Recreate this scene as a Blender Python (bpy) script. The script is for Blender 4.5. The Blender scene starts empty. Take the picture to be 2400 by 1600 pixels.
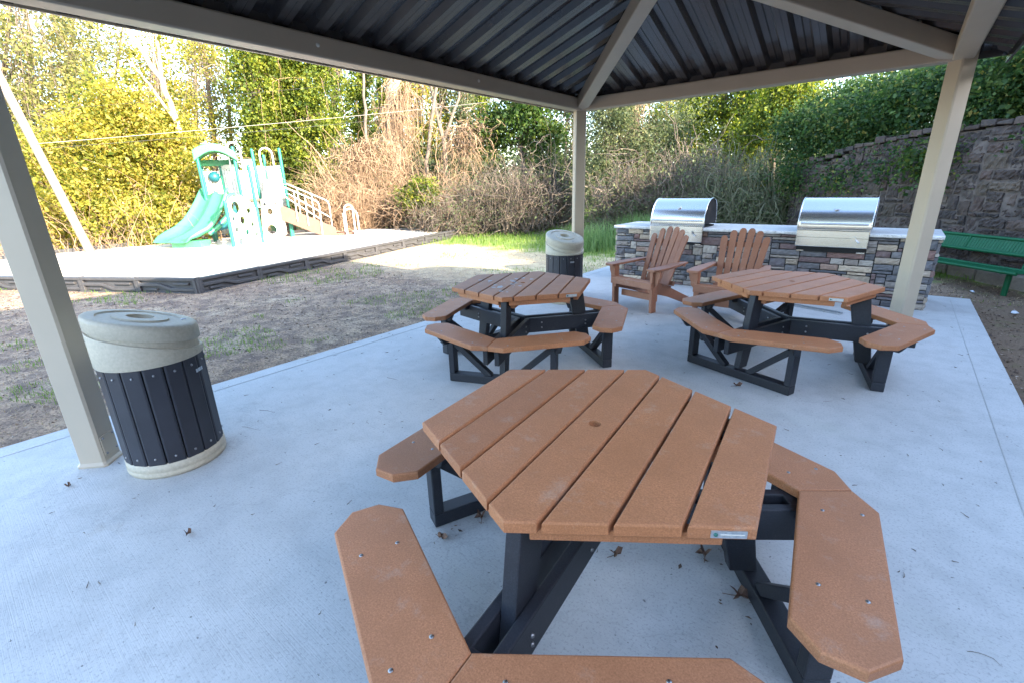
import bpy, math, random
import numpy as np
from mathutils import Vector, Matrix
from mathutils.geometry import tessellate_polygon
R = math.radians
random.seed(7)
rng = np.random.default_rng(11)
scene = bpy.context.scene
col = scene.collection

# ------------------------------------------------------------------ camera
F_PX, YAW, PITCH, ROLL = 1094.59, 0.6824, 0.3192, -0.0252
CAM = np.array([3.6853, -0.3643, 1.5876])
def cam_axes():
    cy, sy = math.cos(YAW), math.sin(YAW)
    f = np.array([-sy*math.cos(PITCH), cy*math.cos(PITCH), -math.sin(PITCH)])
    r = np.array([cy, sy, 0.0]); u = np.cross(r, f)
    cr, sr = math.cos(ROLL), math.sin(ROLL)
    return cr*r+sr*u, -sr*r+cr*u, f
CR, CU, CF = cam_axes()
cd = bpy.data.cameras.new('camera'); cam = bpy.data.objects.new('camera', cd); col.objects.link(cam)
cd.sensor_width = 36.0; cd.lens = F_PX/2400*36; cd.clip_start = 0.05; cd.clip_end = 1500
m = Matrix.Identity(4)
for i in range(3):
    m[i][0], m[i][1], m[i][2], m[i][3] = CR[i], CU[i], -CF[i], CAM[i]
cam.matrix_world = m
scene.camera = cam
def bearing(px, dist, py=None):
    """point of the place seen along a bearing of the photo at a horizontal distance (py -> its height)"""
    d = CF*F_PX + CR*(px-1200) - CU*((435 if py is None else py)-800)
    h = math.hypot(d[0], d[1]); k = dist/h
    return np.array([CAM[0]+d[0]*k, CAM[1]+d[1]*k, CAM[2]+d[2]*k])

# ------------------------------------------------------------------ helpers
def tag(o, label=None, cat=None, group=None, kind=None):
    if label: o['label'] = label
    if cat: o['category'] = cat
    if group: o['group'] = group
    if kind: o['kind'] = kind
    return o
def thing(name, label, cat, loc=(0,0,0), rz=0.0, group=None):
    o = bpy.data.objects.new(name, None); col.objects.link(o)
    o.location = loc; o.rotation_euler = (0,0,rz); o.empty_display_size = .2
    return tag(o, label, cat, group)
class MB:
    def __init__(s): s.v=[]; s.f=[]; s.c=[]; s.sm=[]; s.mi=[]
    def add(s, vs, fs, c=None, smooth=False, mi=0):
        n=len(s.v); s.v.extend([tuple(float(a) for a in p) for p in vs])
        for f in fs: s.f.append(tuple(i+n for i in f)); s.c.append(c or (1,1,1)); s.sm.append(smooth); s.mi.append(mi)
    def box(s, x0,x1,y0,y1,z0,z1, **k):
        s.add([(x0,y0,z0),(x1,y0,z0),(x1,y1,z0),(x0,y1,z0),(x0,y0,z1),(x1,y0,z1),(x1,y1,z1),(x0,y1,z1)],
              [(3,2,1,0),(4,5,6,7),(0,1,5,4),(1,2,6,5),(2,3,7,6),(3,0,4,7)], **k)
    def bar(s, p, q, w, h, up=(0,0,1), w2=None, h2=None, **k):
        p=Vector(p); q=Vector(q); d=(q-p).normalized(); up=Vector(up)
        sd=d.cross(up)
        if sd.length<1e-4: sd=d.cross(Vector((1,0,0)))
        sd.normalize(); u=sd.cross(d).normalized()
        w2=w if w2 is None else w2; h2=h if h2 is None else h2
        vs=[]
        for c,a,b in ((p,w,h),(q,w2,h2)):
            for i,j in ((-1,-1),(1,-1),(1,1),(-1,1)): vs.append(c+sd*(i*a/2)+u*(j*b/2))
        s.add(vs, [(0,1,2,3),(7,6,5,4),(0,4,5,1),(1,5,6,2),(2,6,7,3),(3,7,4,0)], **k)
    def tube(s, pts, r, n=8, caps=True, **k):
        pts=[Vector(p) for p in pts]; rs=r if isinstance(r,(list,tuple)) else [r]*len(pts)
        vs=[]; prev=None
        for i,p in enumerate(pts):
            d=(pts[min(i+1,len(pts)-1)]-pts[max(i-1,0)])
            d=d.normalized() if d.length>1e-9 else Vector((0,0,1))
            if prev is None:
                a=d.cross(Vector((0,0,1)))
                if a.length<1e-3: a=d.cross(Vector((0,1,0)))
            else: a=prev-d*prev.dot(d)
            a.normalize(); prev=a; b=d.cross(a)
            for j in range(n):
                t=2*math.pi*j/n; vs.append(p+(a*math.cos(t)+b*math.sin(t))*rs[i])
        fs=[]
        for i in range(len(pts)-1):
            for j in range(n):
                a=i*n+j; b=i*n+(j+1)%n; fs.append((a,b,b+n,a+n))
        k.setdefault('smooth',True)
        s.add(vs, fs, **k)
        if caps:
            k2=dict(k); k2['smooth']=False
            m_=len(pts)-1
            s.add(vs[:n],[tuple(range(n))],**k2); s.add(vs[m_*n:],[tuple(reversed(range(n)))],**k2)
    def lathe(s, prof, n=32, c0=(0,0), smooth=True, xf=None, **k):
        vs=[]
        for r,z in prof:
            for j in range(n):
                t=2*math.pi*j/n; p=(c0[0]+r*math.cos(t), c0[1]+r*math.sin(t), z)
                vs.append(xf(p) if xf else p)
        fs=[]
        for i in range(len(prof)-1):
            for j in range(n):
                a=i*n+j; b=i*n+(j+1)%n; fs.append((a,b,b+n,a+n))
        s.add(vs, fs, smooth=smooth, **k)
    def sphere(s, ctr, r, n=10, sq=(1,1,1), **k):
        prof=[(math.sin(math.pi*i/6)*r, -math.cos(math.pi*i/6)*r) for i in range(7)]
        s.lathe([(max(a,1e-4),b) for a,b in prof], n, xf=lambda p:(ctr[0]+p[0]*sq[0],ctr[1]+p[1]*sq[1],ctr[2]+p[2]*sq[2]), **k)
    def prism(s, out, z0, z1, r=.006, hole=None, xf=None, **k):
        """rounded convex prism; hole=(x,y,radius) bores through it"""
        def inset(d):
            n=len(out); res=[]
            for i in range(n):
                p0=Vector(out[i-1]); p1=Vector(out[i]); p2=Vector(out[(i+1)%n])
                e1=(p1-p0).normalized(); e2=(p2-p1).normalized()
                n1=Vector((-e1.y,e1.x)); n2=Vector((-e2.y,e2.x))
                b=(n1+n2); b=b/max(b.length_squared,1e-6)*2
                res.append(p1+b*d)
            return res
        X=xf or (lambda p:p)
        rings=[(z0,r*.6),(z0+r*.6,0),(z1-r,0),(z1-r*.3,r*.3),(z1,r)]
        n=len(out); vs=[]
        for z,d in rings:
            for p in inset(d): vs.append(X((p[0],p[1],z)))
        fs=[]
        for i in range(len(rings)-1):
            for j in range(n):
                a=i*n+j; b=i*n+(j+1)%n; fs.append((a,b,b+n,a+n))
        if not hole:
            fs.append(tuple(reversed(range(n)))); fs.append(tuple(range((len(rings)-1)*n,len(rings)*n)))
            s.add(vs, fs, **k)
        else:
            s.add(vs, fs, **k)
            hx,hy,hr=hole; N=20
            for z,d,fl in ((z0,r*.6,True),(z1,r,False)):
                o=[Vector((p[0],p[1],0)) for p in inset(d)]
                hh=[Vector((hx+hr*math.cos(-2*math.pi*j/N),hy+hr*math.sin(-2*math.pi*j/N),0)) for j in range(N)]
                tr=tessellate_polygon([o,hh]); allp=o+hh
                fx=[]
                for t in tr:
                    a,b,c=[allp[i] for i in t]
                    up=(b-a).cross(c-a).z>0
                    t=tuple(t)
                    fx.append(t if up!=fl else t[::-1])
                s.add([X((p.x,p.y,z)) for p in allp], fx, **k)
            vs=[];
            for z in (z0,z1):
                for j in range(N): vs.append(X((hx+hr*math.cos(2*math.pi*j/N),hy+hr*math.sin(2*math.pi*j/N),z)))
            s.add(vs,[(j,j+N,(j+1)%N+N,(j+1)%N) for j in range(N)],**k)
    def build(s, name, mat, parent=None, bevel=0, label=None):
        me=bpy.data.meshes.new(name); me.from_pydata(s.v,[],s.f)
        mats=mat if isinstance(mat,(list,tuple)) else [mat]
        for mm in mats: me.materials.append(mm)
        me.polygons.foreach_set('use_smooth', s.sm)
        if len(mats)>1: me.polygons.foreach_set('material_index', s.mi)
        if any(c!=(1,1,1) for c in s.c):
            a=me.attributes.new('tint','FLOAT_COLOR','FACE')
            a.data.foreach_set('color', np.array([(c[0],c[1],c[2],1) for c in s.c],dtype=np.float32).ravel())
        me.update()
        o=bpy.data.objects.new(name, me); col.objects.link(o)
        if parent: o.parent=parent
        if label: o['label']=label
        if bevel:
            md=o.modifiers.new('bevel','BEVEL'); md.width=bevel; md.segments=2; md.limit_method='ANGLE'; md.angle_limit=R(40)
        return o
def np_mesh(name, V, F, mat, parent=None, rnd=None, smooth=False):
    """V (n,3), F (m,k) arrays -> one mesh object; rnd is a number per face read by the material"""
    me=bpy.data.meshes.new(name); n,k=F.shape
    me.vertices.add(len(V)); me.vertices.foreach_set('co', V.astype(np.float32).ravel())
    me.loops.add(n*k); me.loops.foreach_set('vertex_index', F.astype(np.int32).ravel())
    me.polygons.add(n); me.polygons.foreach_set('loop_start', np.arange(0,n*k,k,dtype=np.int32))
    me.update(calc_edges=True)
    if smooth: me.polygons.foreach_set('use_smooth', np.ones(n,dtype=bool))
    if rnd is not None:
        a=me.attributes.new('rnd','FLOAT','FACE'); a.data.foreach_set('value', rnd.astype(np.float32))
    me.materials.append(mat)
    o=bpy.data.objects.new(name, me); col.objects.link(o)
    if parent: o.parent=parent
    return o
def copy_tree(o, parent=None):
    c=o.copy(); col.objects.link(c)
    if parent: c.parent=parent
    for ch in [x for x in o.children]: copy_tree(ch, c)
    return c
def smooth01(t): t=np.clip(t,0,1); return t*t*(3-2*t)

# ------------------------------------------------------------------ materials
def newmat(name):
    m=bpy.data.materials.new(name); m.use_nodes=True; nt=m.node_tree
    b=nt.nodes.get('Principled BSDF')
    return m, nt, b
def nd(nt, t, **k):
    n=nt.nodes.new(t)
    for a,v in k.items():
        if a in n.inputs: n.inputs[a].default_value=v
        else: setattr(n,a,v)
    return n
def coords(nt, scale=(1,1,1), world=True, rot=(0,0,0)):
    src=nd(nt,'ShaderNodeNewGeometry') if world else nd(nt,'ShaderNodeTexCoord')
    mp=nd(nt,'ShaderNodeMapping'); mp.inputs['Scale'].default_value=scale; mp.inputs['Rotation'].default_value=rot
    nt.links.new(src.outputs['Position' if world else 'Object'], mp.inputs['Vector'])
    return mp.outputs['Vector']
def noise(nt, vec, scale, detail=4, rough=.55):
    n=nd(nt,'ShaderNodeTexNoise'); n.inputs['Scale'].default_value=scale; n.inputs['Detail'].default_value=detail; n.inputs['Roughness'].default_value=rough
    nt.links.new(vec,n.inputs['Vector']); return n.outputs['Fac']
def ramp(nt, fac, stops):
    r=nd(nt,'ShaderNodeValToRGB'); e=r.color_ramp.elements
    while len(e)<len(stops): e.new(.5)
    for i,(p,c) in enumerate(stops): e[i].position=p; e[i].color=(c[0],c[1],c[2],1) if isinstance(c,(tuple,list)) else (c,c,c,1)
    nt.links.new(fac,r.inputs['Fac']); return r.outputs['Color']
def mix(nt, fac, a, b, mode='MIX'):
    n=nd(nt,'ShaderNodeMix', data_type='RGBA', blend_type=mode)
    for v,i in ((a,6),(b,7)):
        if isinstance(v,(tuple,list)): n.inputs[i].default_value=(v[0],v[1],v[2],1)
        else: nt.links.new(v,n.inputs[i])
    if isinstance(fac,(int,float)): n.inputs[0].default_value=fac
    else: nt.links.new(fac,n.inputs[0])
    return n.outputs[2]
def bump(nt, b, h, strength=.3, dist=.01):
    n=nd(nt,'ShaderNodeBump'); n.inputs['Strength'].default_value=strength; n.inputs['Distance'].default_value=dist
    nt.links.new(h,n.inputs['Height']); nt.links.new(n.outputs['Normal'], b.inputs['Normal'])
def simple(name, c, rough=.5, metal=0.0, var=.12, scale=14, bmp=.0, bscale=60, spec=.5):
    m,nt,b=newmat(name); v=coords(nt)
    f=noise(nt,v,scale,5)
    lo=tuple(max(0,x*(1-var)) for x in c); hi=tuple(min(1,x*(1+var)) for x in c)
    nt.links.new(ramp(nt,f,[(.3,lo),(.7,hi)]), b.inputs['Base Color'])
    rr=nd(nt,'ShaderNodeMapRange'); rr.inputs['To Min'].default_value=max(.02,rough-.1); rr.inputs['To Max'].default_value=min(1,rough+.12)
    nt.links.new(noise(nt,v,scale*.45,4), rr.inputs['Value']); nt.links.new(rr.outputs[0], b.inputs['Roughness'])
    b.inputs['Metallic'].default_value=metal
    b.inputs['Specular IOR Level'].default_value=spec
    if bmp: bump(nt,b,noise(nt,v,bscale,3),bmp,.004)
    return m
def lumber(name, c, fleck=.35, rough=.55, scuff=(.42,.33,.27), dirt=(.45,.36,.30)):
    """recycled plastic lumber: solid colour with fine light and dark flecks and faint scuffs"""
    m,nt,b=newmat(name); v=coords(nt)
    fine=noise(nt,v,190,3,.75); med=noise(nt,v,5,6,.65)
    c1=ramp(nt,fine,[(.28,tuple(x*(1-fleck) for x in c)),(.5,c),(.72,tuple(min(1,x*(1+fleck)+.012) for x in c))])
    c2=mix(nt,ramp(nt,med,[(.36,.0),(.62,.42)]),c1,tuple(x*.72 for x in c))
    sc=noise(nt,coords(nt,(1.6,1.6,1.6)),5.5,8,.72)
    c3=mix(nt,ramp(nt,sc,[(.56,0.0),(.72,.42)]),c2,scuff)
    scr=noise(nt,coords(nt,(3,60,3),rot=(0,0,R(33))),2.2,5,.7)
    c3=mix(nt,ramp(nt,scr,[(.66,0.0),(.74,.35)]),c3,dirt)
    oi=nd(nt,'ShaderNodeObjectInfo'); c3=mix(nt,1.0,c3,ramp(nt,oi.outputs['Random'],[(0,(.86,.83,.80)),(.5,(1,1,1)),(1,(1.0,.97,.90))]),'MULTIPLY')
    nt.links.new(c3,b.inputs['Base Color']); b.inputs['Roughness'].default_value=rough
    b.inputs['Specular IOR Level'].default_value=.35
    bump(nt,b,fine,.18,.002)
    return m
M={}
M['brown']=lumber('brown_plastic_lumber',(.40,.172,.082))
M['chairbrown']=lumber('chair_brown_lumber',(.34,.155,.095),.22)
M['black']=lumber('black_plastic_lumber',(.022,.025,.034),.3,.5,(.05,.05,.055),(.06,.058,.058))
M['slat']=simple('charcoal_slat',(.026,.027,.036),.48,var=.2,scale=5,bmp=.1,bscale=180)
M['post']=simple('tan_powder_coat',(.44,.375,.29),.38,var=.04,scale=3,bmp=.05,bscale=500)
M['lid']=simple('tan_lid_plastic',(.47,.42,.325),.6,var=.1,scale=60,bmp=.25,bscale=240)
M['chrome']=simple('zinc_screw',(.30,.30,.31),.4,1.0)
M['darkhole']=simple('dark_void',(.012,.011,.011),.8)
M['rust']=simple('rusty_liner',(.16,.07,.03),.8)
M['tagm']=simple('aluminium_tag',(.5,.54,.57),.35,.7,var=.15,scale=90)
M['dgreen']=simple('dark_green_dot',(.02,.12,.1),.4)
M['white']=simple('white_plastic',(.62,.62,.57),.4,var=.03)
M['mint']=simple('mint_plastic',(.05,.26,.115),.36,var=.06,scale=6)
M['teal']=simple('teal_post',(.012,.15,.105),.35,var=.06)
M['tealdark']=simple('dark_teal',(.008,.09,.11),.4)
M['climb']=simple('pale_grey_green_plastic',(.27,.37,.32),.45,var=.06)
M['deckbrown']=simple('brown_deck',(.12,.058,.038),.55,var=.12)
M['border']=simple('border_plastic',(.05,.049,.053),.5,var=.18,scale=9,bmp=.12,bscale=120)
M['benchgreen']=simple('green_coat',(.006,.092,.036),.5,var=.1,scale=30,bmp=.3,bscale=260,spec=.25)
M['granite']=None
M['pole']=simple('weathered_pole',(.22,.18,.14),.8,var=.2,scale=12,bmp=.4,bscale=60)
M['wire']=simple('wire_grey',(.20,.185,.17),.5)
M['bark']=simple('bark',(.14,.11,.085),.9,var=.4,scale=18,bmp=.6,bscale=40)
M['palebark']=simple('pale_bark',(.34,.27,.19),.85,var=.25,scale=12,bmp=.5,bscale=40)
M['vine']=simple('dead_vine',(.27,.18,.112),.9,var=.35,scale=3)
M['twig']=simple('grey_brown_twig',(.135,.105,.082),.9,var=.35,scale=3)
M['stalk']=simple('dry_stalk',(.15,.145,.085),.85,var=.35,scale=3)
M['charcoal']=simple('grill_black',(.018,.018,.02),.6,spec=.25)
M['wiredark']=simple('dark_wire',(.03,.03,.03),.6)

# brushed steel
m,nt,b=newmat('brushed_steel'); v=coords(nt,(1.5,40,40))
f=noise(nt,v,14,3); nt.links.new(ramp(nt,f,[(.3,(.55,.56,.58)),(.7,(.66,.66,.67))]),b.inputs['Base Color'])
b.inputs['Metallic'].default_value=1; b.inputs['Roughness'].default_value=.26; bump(nt,b,f,.06,.002); M['steel']=m
# granite
m,nt,b=newmat('speckled_granite'); v=coords(nt)
c1=ramp(nt,noise(nt,v,16,6,.7),[(.3,(.42,.40,.38)),(.6,(.62,.61,.60))])
c2=mix(nt,ramp(nt,noise(nt,v,75,4,.7),[(.6,0.0),(.66,.85)]),c1,(.07,.065,.065))
nt.links.new(c2,b.inputs['Base Color']); b.inputs['Roughness'].default_value=.35; bump(nt,b,noise(nt,v,30,4),.15,.004); M['granite']=m
# roof metal
m,nt,b=newmat('dark_roof_metal'); v=coords(nt,(1,1,1))
c1=ramp(nt,noise(nt,v,3,4),[(.3,(.022,.020,.022)),(.7,(.04,.036,.036))]); nt.links.new(c1,b.inputs['Base Color'])
b.inputs['Roughness'].default_value=.27; b.inputs['Specular IOR Level'].default_value=.85; bump(nt,b,noise(nt,coords(nt,(1,1,1)),9,3),.05,.01); M['roof']=m
# stone with a tint per stone
def stone(name, scale=22, dark=.62, bmpd=.012, dust=(.34,.27,.25)):
    m,nt,b=newmat(name); v=coords(nt)
    a=nd(nt,'ShaderNodeAttribute',attribute_name='tint')
    f=noise(nt,v,scale,7,.65); g=noise(nt,v,scale*.22,4)
    c=mix(nt,ramp(nt,f,[(.3,.75),(.7,0.0)]),a.outputs['Color'],(dark,dark,dark),'MULTIPLY')
    c=mix(nt,ramp(nt,g,[(.52,0.0),(.75,.45)]),c,dust)
    nt.links.new(c,b.inputs['Base Color']); b.inputs['Roughness'].default_value=.85
    bump(nt,b,f,.7,bmpd); return m
M['stone']=stone('stacked_stone'); M['wallstone']=stone('retaining_stone',17,.5,.03,(.15,.11,.095))
M['mortar']=simple('dark_mortar',(.035,.033,.033),.95,var=.3); M['palemortar']=simple('pale_wall_mortar',(.095,.075,.066),.95,var=.6,scale=7)
# concrete
m,nt,b=newmat('broomed_concrete'); v=coords(nt)
big=noise(nt,v,.8,6,.6); mid=noise(nt,v,6,6,.65); fine=noise(nt,v,130,3,.7)
c=ramp(nt,big,[(.3,(.40,.405,.40)),(.7,(.49,.495,.49))])
c=mix(nt,ramp(nt,mid,[(.34,.45),(.56,0.0)]),c,(.33,.335,.335))
fine=noise(nt,v,85,4,.75)
c=mix(nt,ramp(nt,fine,[(.36,.6),(.47,0.0)]),c,(.23,.235,.24))
st=noise(nt,coords(nt,(.5,1.1,1)),.9,5,.6)
c=mix(nt,ramp(nt,st,[(.60,0.0),(.8,.4)]),c,(.36,.39,.31))
rs=noise(nt,v,1.7,6,.7)
c=mix(nt,ramp(nt,rs,[(.64,0.0),(.74,.3)]),c,(.33,.27,.21))
pit=noise(nt,v,34,2,.5)
c=mix(nt,ramp(nt,pit,[(.25,.85),(.28,0.0)]),c,(.13,.13,.13))
# hairline cracks
vo=nd(nt,'ShaderNodeTexVoronoi',feature='DISTANCE_TO_EDGE'); vo.inputs['Scale'].default_value=.42; wq=nd(nt,'ShaderNodeVectorMath',operation='ADD'); nq=nd(nt,'ShaderNodeTexNoise'); nq.inputs['Scale'].default_value=2.5; nq.inputs['Detail'].default_value=6
nt.links.new(v,nq.inputs['Vector']); nt.links.new(v,wq.inputs[0]); nt.links.new(nq.outputs['Color'],wq.inputs[1]); nt.links.new(wq.outputs[0],vo.inputs['Vector'])
c=mix(nt,ramp(nt,vo.outputs['Distance'],[(.0,.22),(.003,0.0)]),c,(.20,.20,.20))
nt.links.new(c,b.inputs['Base Color']); b.inputs['Roughness'].default_value=.72; b.inputs['Specular IOR Level'].default_value=.35
br=noise(nt,coords(nt,(2.2,140,1),rot=(0,0,R(24))),1.6,2,.5)
hh=nd(nt,'ShaderNodeMath',operation='ADD'); nt.links.new(br,hh.inputs[0]); nt.links.new(fine,hh.inputs[1])
bump(nt,b,hh.outputs[0],.3,.003); M['concrete']=m
# soil, dry grass and litter
m,nt,b=newmat('dry_lawn_soil'); v=coords(nt)
n1=noise(nt,v,1.1,7,.65); n2=noise(nt,v,5,7,.7); n3=noise(nt,v,46,5,.75)
c=ramp(nt,n1,[(.3,(.29,.185,.12)),(.5,(.42,.295,.195)),(.7,(.54,.42,.285))])
c=mix(nt,ramp(nt,n2,[(.40,0.0),(.60,.85)]),c,(.15,.105,.085))
c=mix(nt,ramp(nt,n3,[(.38,.8),(.54,0.0)]),c,(.065,.047,.04))
c=mix(nt,ramp(nt,n3,[(.6,0.0),(.72,.5)]),c,(.42,.33,.24))
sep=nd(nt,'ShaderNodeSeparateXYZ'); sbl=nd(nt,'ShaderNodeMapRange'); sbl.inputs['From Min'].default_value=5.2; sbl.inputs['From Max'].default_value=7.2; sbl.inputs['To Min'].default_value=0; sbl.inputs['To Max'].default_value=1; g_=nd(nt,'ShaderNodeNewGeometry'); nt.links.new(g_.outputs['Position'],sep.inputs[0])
nt.links.new(sep.outputs['Y'],sbl.inputs['Value']); sxr=nd(nt,'ShaderNodeMapRange'); sxr.inputs['From Min'].default_value=4.2; sxr.inputs['From Max'].default_value=4.7; sxr.inputs['To Min'].default_value=0; sxr.inputs['To Max'].default_value=.8; nt.links.new(sep.outputs['X'],sxr.inputs['Value']); c=mix(nt,sxr.outputs[0],c,ramp(nt,n2,[(.35,(.10,.068,.048)),(.55,(.155,.105,.07)),(.7,(.13,.13,.05))])); sxl=nd(nt,'ShaderNodeMapRange'); sxl.inputs['From Min'].default_value=1.5; sxl.inputs['From Max'].default_value=-.5; sxl.inputs['To Min'].default_value=0; sxl.inputs['To Max'].default_value=1; nt.links.new(sep.outputs['X'],sxl.inputs['Value']); sm0=nd(nt,'ShaderNodeMath',operation='MULTIPLY'); nt.links.new(sbl.outputs[0],sm0.inputs[0]); nt.links.new(sxl.outputs[0],sm0.inputs[1]); sm2=nd(nt,'ShaderNodeMath',operation='MULTIPLY'); nt.links.new(sm0.outputs[0],sm2.inputs[0]); nt.links.new(ramp(nt,noise(nt,v,3,6,.7),[(.3,.35),(.6,.95)]),sm2.inputs[1]); c=mix(nt,sm2.outputs[0],c,ramp(nt,n3,[(.3,(.40,.31,.17)),(.7,(.66,.55,.35))]))  # dry straw on the far left lawn, colour paled to imitate sunlight there
gr=nd(nt,'ShaderNodeMapRange'); gr.inputs['From Min'].default_value=8.6; gr.inputs['From Max'].default_value=10.4; gr.inputs['To Min'].default_value=-.16; gr.inputs['To Max'].default_value=.26
nt.links.new(sep.outputs['Y'],gr.inputs['Value'])
ad=nd(nt,'ShaderNodeMath',operation='ADD'); nt.links.new(gr.outputs[0],ad.inputs[0]); nt.links.new(noise(nt,v,.9,6,.7),ad.inputs[1])
gm=ramp(nt,ad.outputs[0],[(.52,0.0),(.68,.85)])
c=mix(nt,gm,c,ramp(nt,n3,[(.3,(.075,.14,.025)),(.7,(.21,.31,.06))]))
nt.links.new(c,b.inputs['Base Color']); b.inputs['Roughness'].default_value=.95; b.inputs['Specular IOR Level'].default_value=.15
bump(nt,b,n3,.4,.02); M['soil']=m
# playground sand
m,nt,b=newmat('pale_play_sand'); v=coords(nt)
c=ramp(nt,noise(nt,v,30,6,.7),[(.3,(.70,.60,.48)),(.7,(.84,.76,.64))]); nt.links.new(c,b.inputs['Base Color']); b.inputs['Roughness'].default_value=.95
bump(nt,b,noise(nt,v,14,6,.7),.6,.03); M['sand']=m
# leaves
def leafmat(name, stops, trans=.45):
    m,nt,b=newmat(name)
    a=nd(nt,'ShaderNodeAttribute',attribute_name='rnd')
    c=ramp(nt,a.outputs['Fac'],stops)
    nt.links.new(c,b.inputs['Base Color']); b.inputs['Roughness'].default_value=.55; b.inputs['Specular IOR Level'].default_value=.3
    tr=nd(nt,'ShaderNodeBsdfTranslucent'); hs=nd(nt,'ShaderNodeHueSaturation'); hs.inputs['Value'].default_value=1.5; hs.inputs['Saturation'].default_value=1.1
    nt.links.new(c,hs.inputs['Color']); nt.links.new(hs.outputs[0],tr.inputs['Color'])
    mx=nd(nt,'ShaderNodeMixShader'); mx.inputs[0].default_value=trans
    nt.links.new(b.outputs[0],mx.inputs[1]); nt.links.new(tr.outputs[0],mx.inputs[2])
    nt.links.new(mx.outputs[0],nt.nodes['Material Output'].inputs['Surface']); return m
L={}
L['yellow']=leafmat('yellow_green_leaf',[(0,(.07,.10,.015)),(.3,(.18,.19,.03)),(.62,(.37,.32,.05)),(.85,(.44,.32,.09)),(1,(.40,.27,.16))],.5)
L['ivy']=leafmat('sunny_ivy_leaf',[(0,(.03,.06,.012)),(.4,(.10,.14,.02)),(.8,(.24,.26,.03)),(1,(.32,.28,.06))])
L['pale']=leafmat('pale_olive_leaf',[(0,(.10,.12,.05)),(.5,(.2,.2,.06)),(1,(.32,.26,.10))])
L['green']=leafmat('broad_green_leaf',[(0,(.022,.05,.012)),(.55,(.055,.1,.02)),(1,(.14,.16,.03))])
L['dark']=leafmat('dark_ivy_leaf',[(0,(.020,.050,.018)),(.5,(.055,.105,.028)),(.8,(.13,.18,.045)),(1,(.30,.25,.07))],.42)
L['olive']=leafmat('dull_olive_leaf',[(0,(.04,.06,.03)),(.6,(.11,.135,.06)),(1,(.23,.22,.10))],.4)
L['grass']=leafmat('grass_blade',[(0,(.06,.12,.02)),(.6,(.15,.24,.04)),(1,(.30,.32,.09))],.45)
L['straw']=leafmat('straw_blade',[(0,(.22,.155,.09)),(.5,(.38,.29,.17)),(.9,(.55,.44,.28)),(1,(.16,.18,.06))],.25)
L['litter']=leafmat('leaf_litter',[(0,(.045,.032,.028)),(.45,(.13,.085,.062)),(.8,(.24,.155,.105)),(1,(.46,.38,.31))],.15)
L['bluegrass']=leafmat('blue_green_blade',[(0,(.08,.16,.05)),(1,(.26,.36,.15))],.4)

# ------------------------------------------------------------------ world and sun
EL=22.4
w=bpy.data.worlds.new('World'); scene.world=w; w.use_nodes=True
bg=w.node_tree.nodes['Background']; sky=w.node_tree.nodes.new('ShaderNodeTexSky')
sky.sky_type='NISHITA'; sky.sun_disc=False; sky.sun_elevation=R(EL); sky.sun_rotation=R(90); sky.dust_density=1.1; sky.air_density=1.0; sky.ozone_density=1.3
w.node_tree.links.new(sky.outputs[0],bg.inputs['Color']); bg.inputs['Strength'].default_value=.15
sd=bpy.data.lights.new('sun','SUN'); sd.energy=3.3; sd.angle=R(.5); sd.color=(1,.87,.68)
so=bpy.data.objects.new('sun',sd); col.objects.link(so); so.rotation_euler=(0,R(90-EL),0); so.location=(30,0,20)
scene.view_settings.view_transform='Standard'; scene.view_settings.look='None'; scene.view_settings.exposure=3.15; scene.view_settings.gamma=1
scene.render.engine='CYCLES'; scene.cycles.max_bounces=8; scene.cycles.diffuse_bounces=5; scene.cycles.glossy_bounces=4; scene.cycles.transmission_bounces=4
scene.cycles.sample_clamp_indirect=6; scene.cycles.use_denoising=True
try: scene.cycles.denoiser='OPENIMAGEDENOISE'
except Exception: pass

# ------------------------------------------------------------------ setting: terrain and slab
D, WD, HB = 5.783, 3.881, 2.545
W0=np.array([4.41,10.5]); WDIR=np.array([.7617,-.6479]); WN=np.array([.6479,.7617])
def ground(x,y):
    x=np.asarray(x,float); y=np.asarray(y,float)
    t=smooth01((-x-2)/3.5)
    z=-.05-.026*np.clip(y-2,0,8)*t-.012*np.clip(-x-5.6,0,8)*t
    z=z+.11*np.clip((y-11.2)+.15*(x+8),0,6)+.05*np.clip(-x-18,0,6)
    s=(x-W0[0])*WN[0]+(y-W0[1])*WN[1]; tt=(x-W0[0])*WDIR[0]+(y-W0[1])*WDIR[1]
    hill=(2.0+.28*np.clip(s-.5,0,14))*smooth01((s-.22)/.3)*smooth01((tt+5.2)/1.8)
    z=np.maximum(z, np.where(s>.2,hill+z*.0,z))
    h2=6.9*smooth01((x-7.2)/5.4)*smooth01((9.5-y)/3.0)*smooth01((y+22)/6)  # unseen ridge on the right, shaped to block the low sun from the slab
    z=np.maximum(z,h2-.05)
    z=z+.012*np.sin(x*2.1+y*1.3)*np.cos(y*1.7-x*.6)
    # soil lies just under the slab
    ins=(x>-.74)&(x<4.6)&(y<8.27)&(y>-5)
    z=np.where(ins,np.minimum(z,-.13),z)
    return z
def axis(lo,a,b,hi,st):
    mid=np.arange(a,b+1e-6,st); k=np.geomspace(1,abs(lo-a)+1,26)-1; k2=np.geomspace(1,abs(hi-b)+1,26)-1
    return np.concatenate([(a-k[1:])[::-1],mid,b+k2[1:]])
gx=axis(-220,-16,14,160,.16); gyv=axis(-120,-4,19,260,.16)
GX,GY=np.meshgrid(gx,gyv,indexing='ij'); GZ=ground(GX,GY)
V=np.stack([GX.ravel(),GY.ravel(),GZ.ravel()],1)
nx,ny=len(gx),len(gyv); I=np.arange(nx*ny).reshape(nx,ny)
F=np.stack([I[:-1,:-1].ravel(),I[1:,:-1].ravel(),I[1:,1:].ravel(),I[:-1,1:].ravel()],1)
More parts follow.
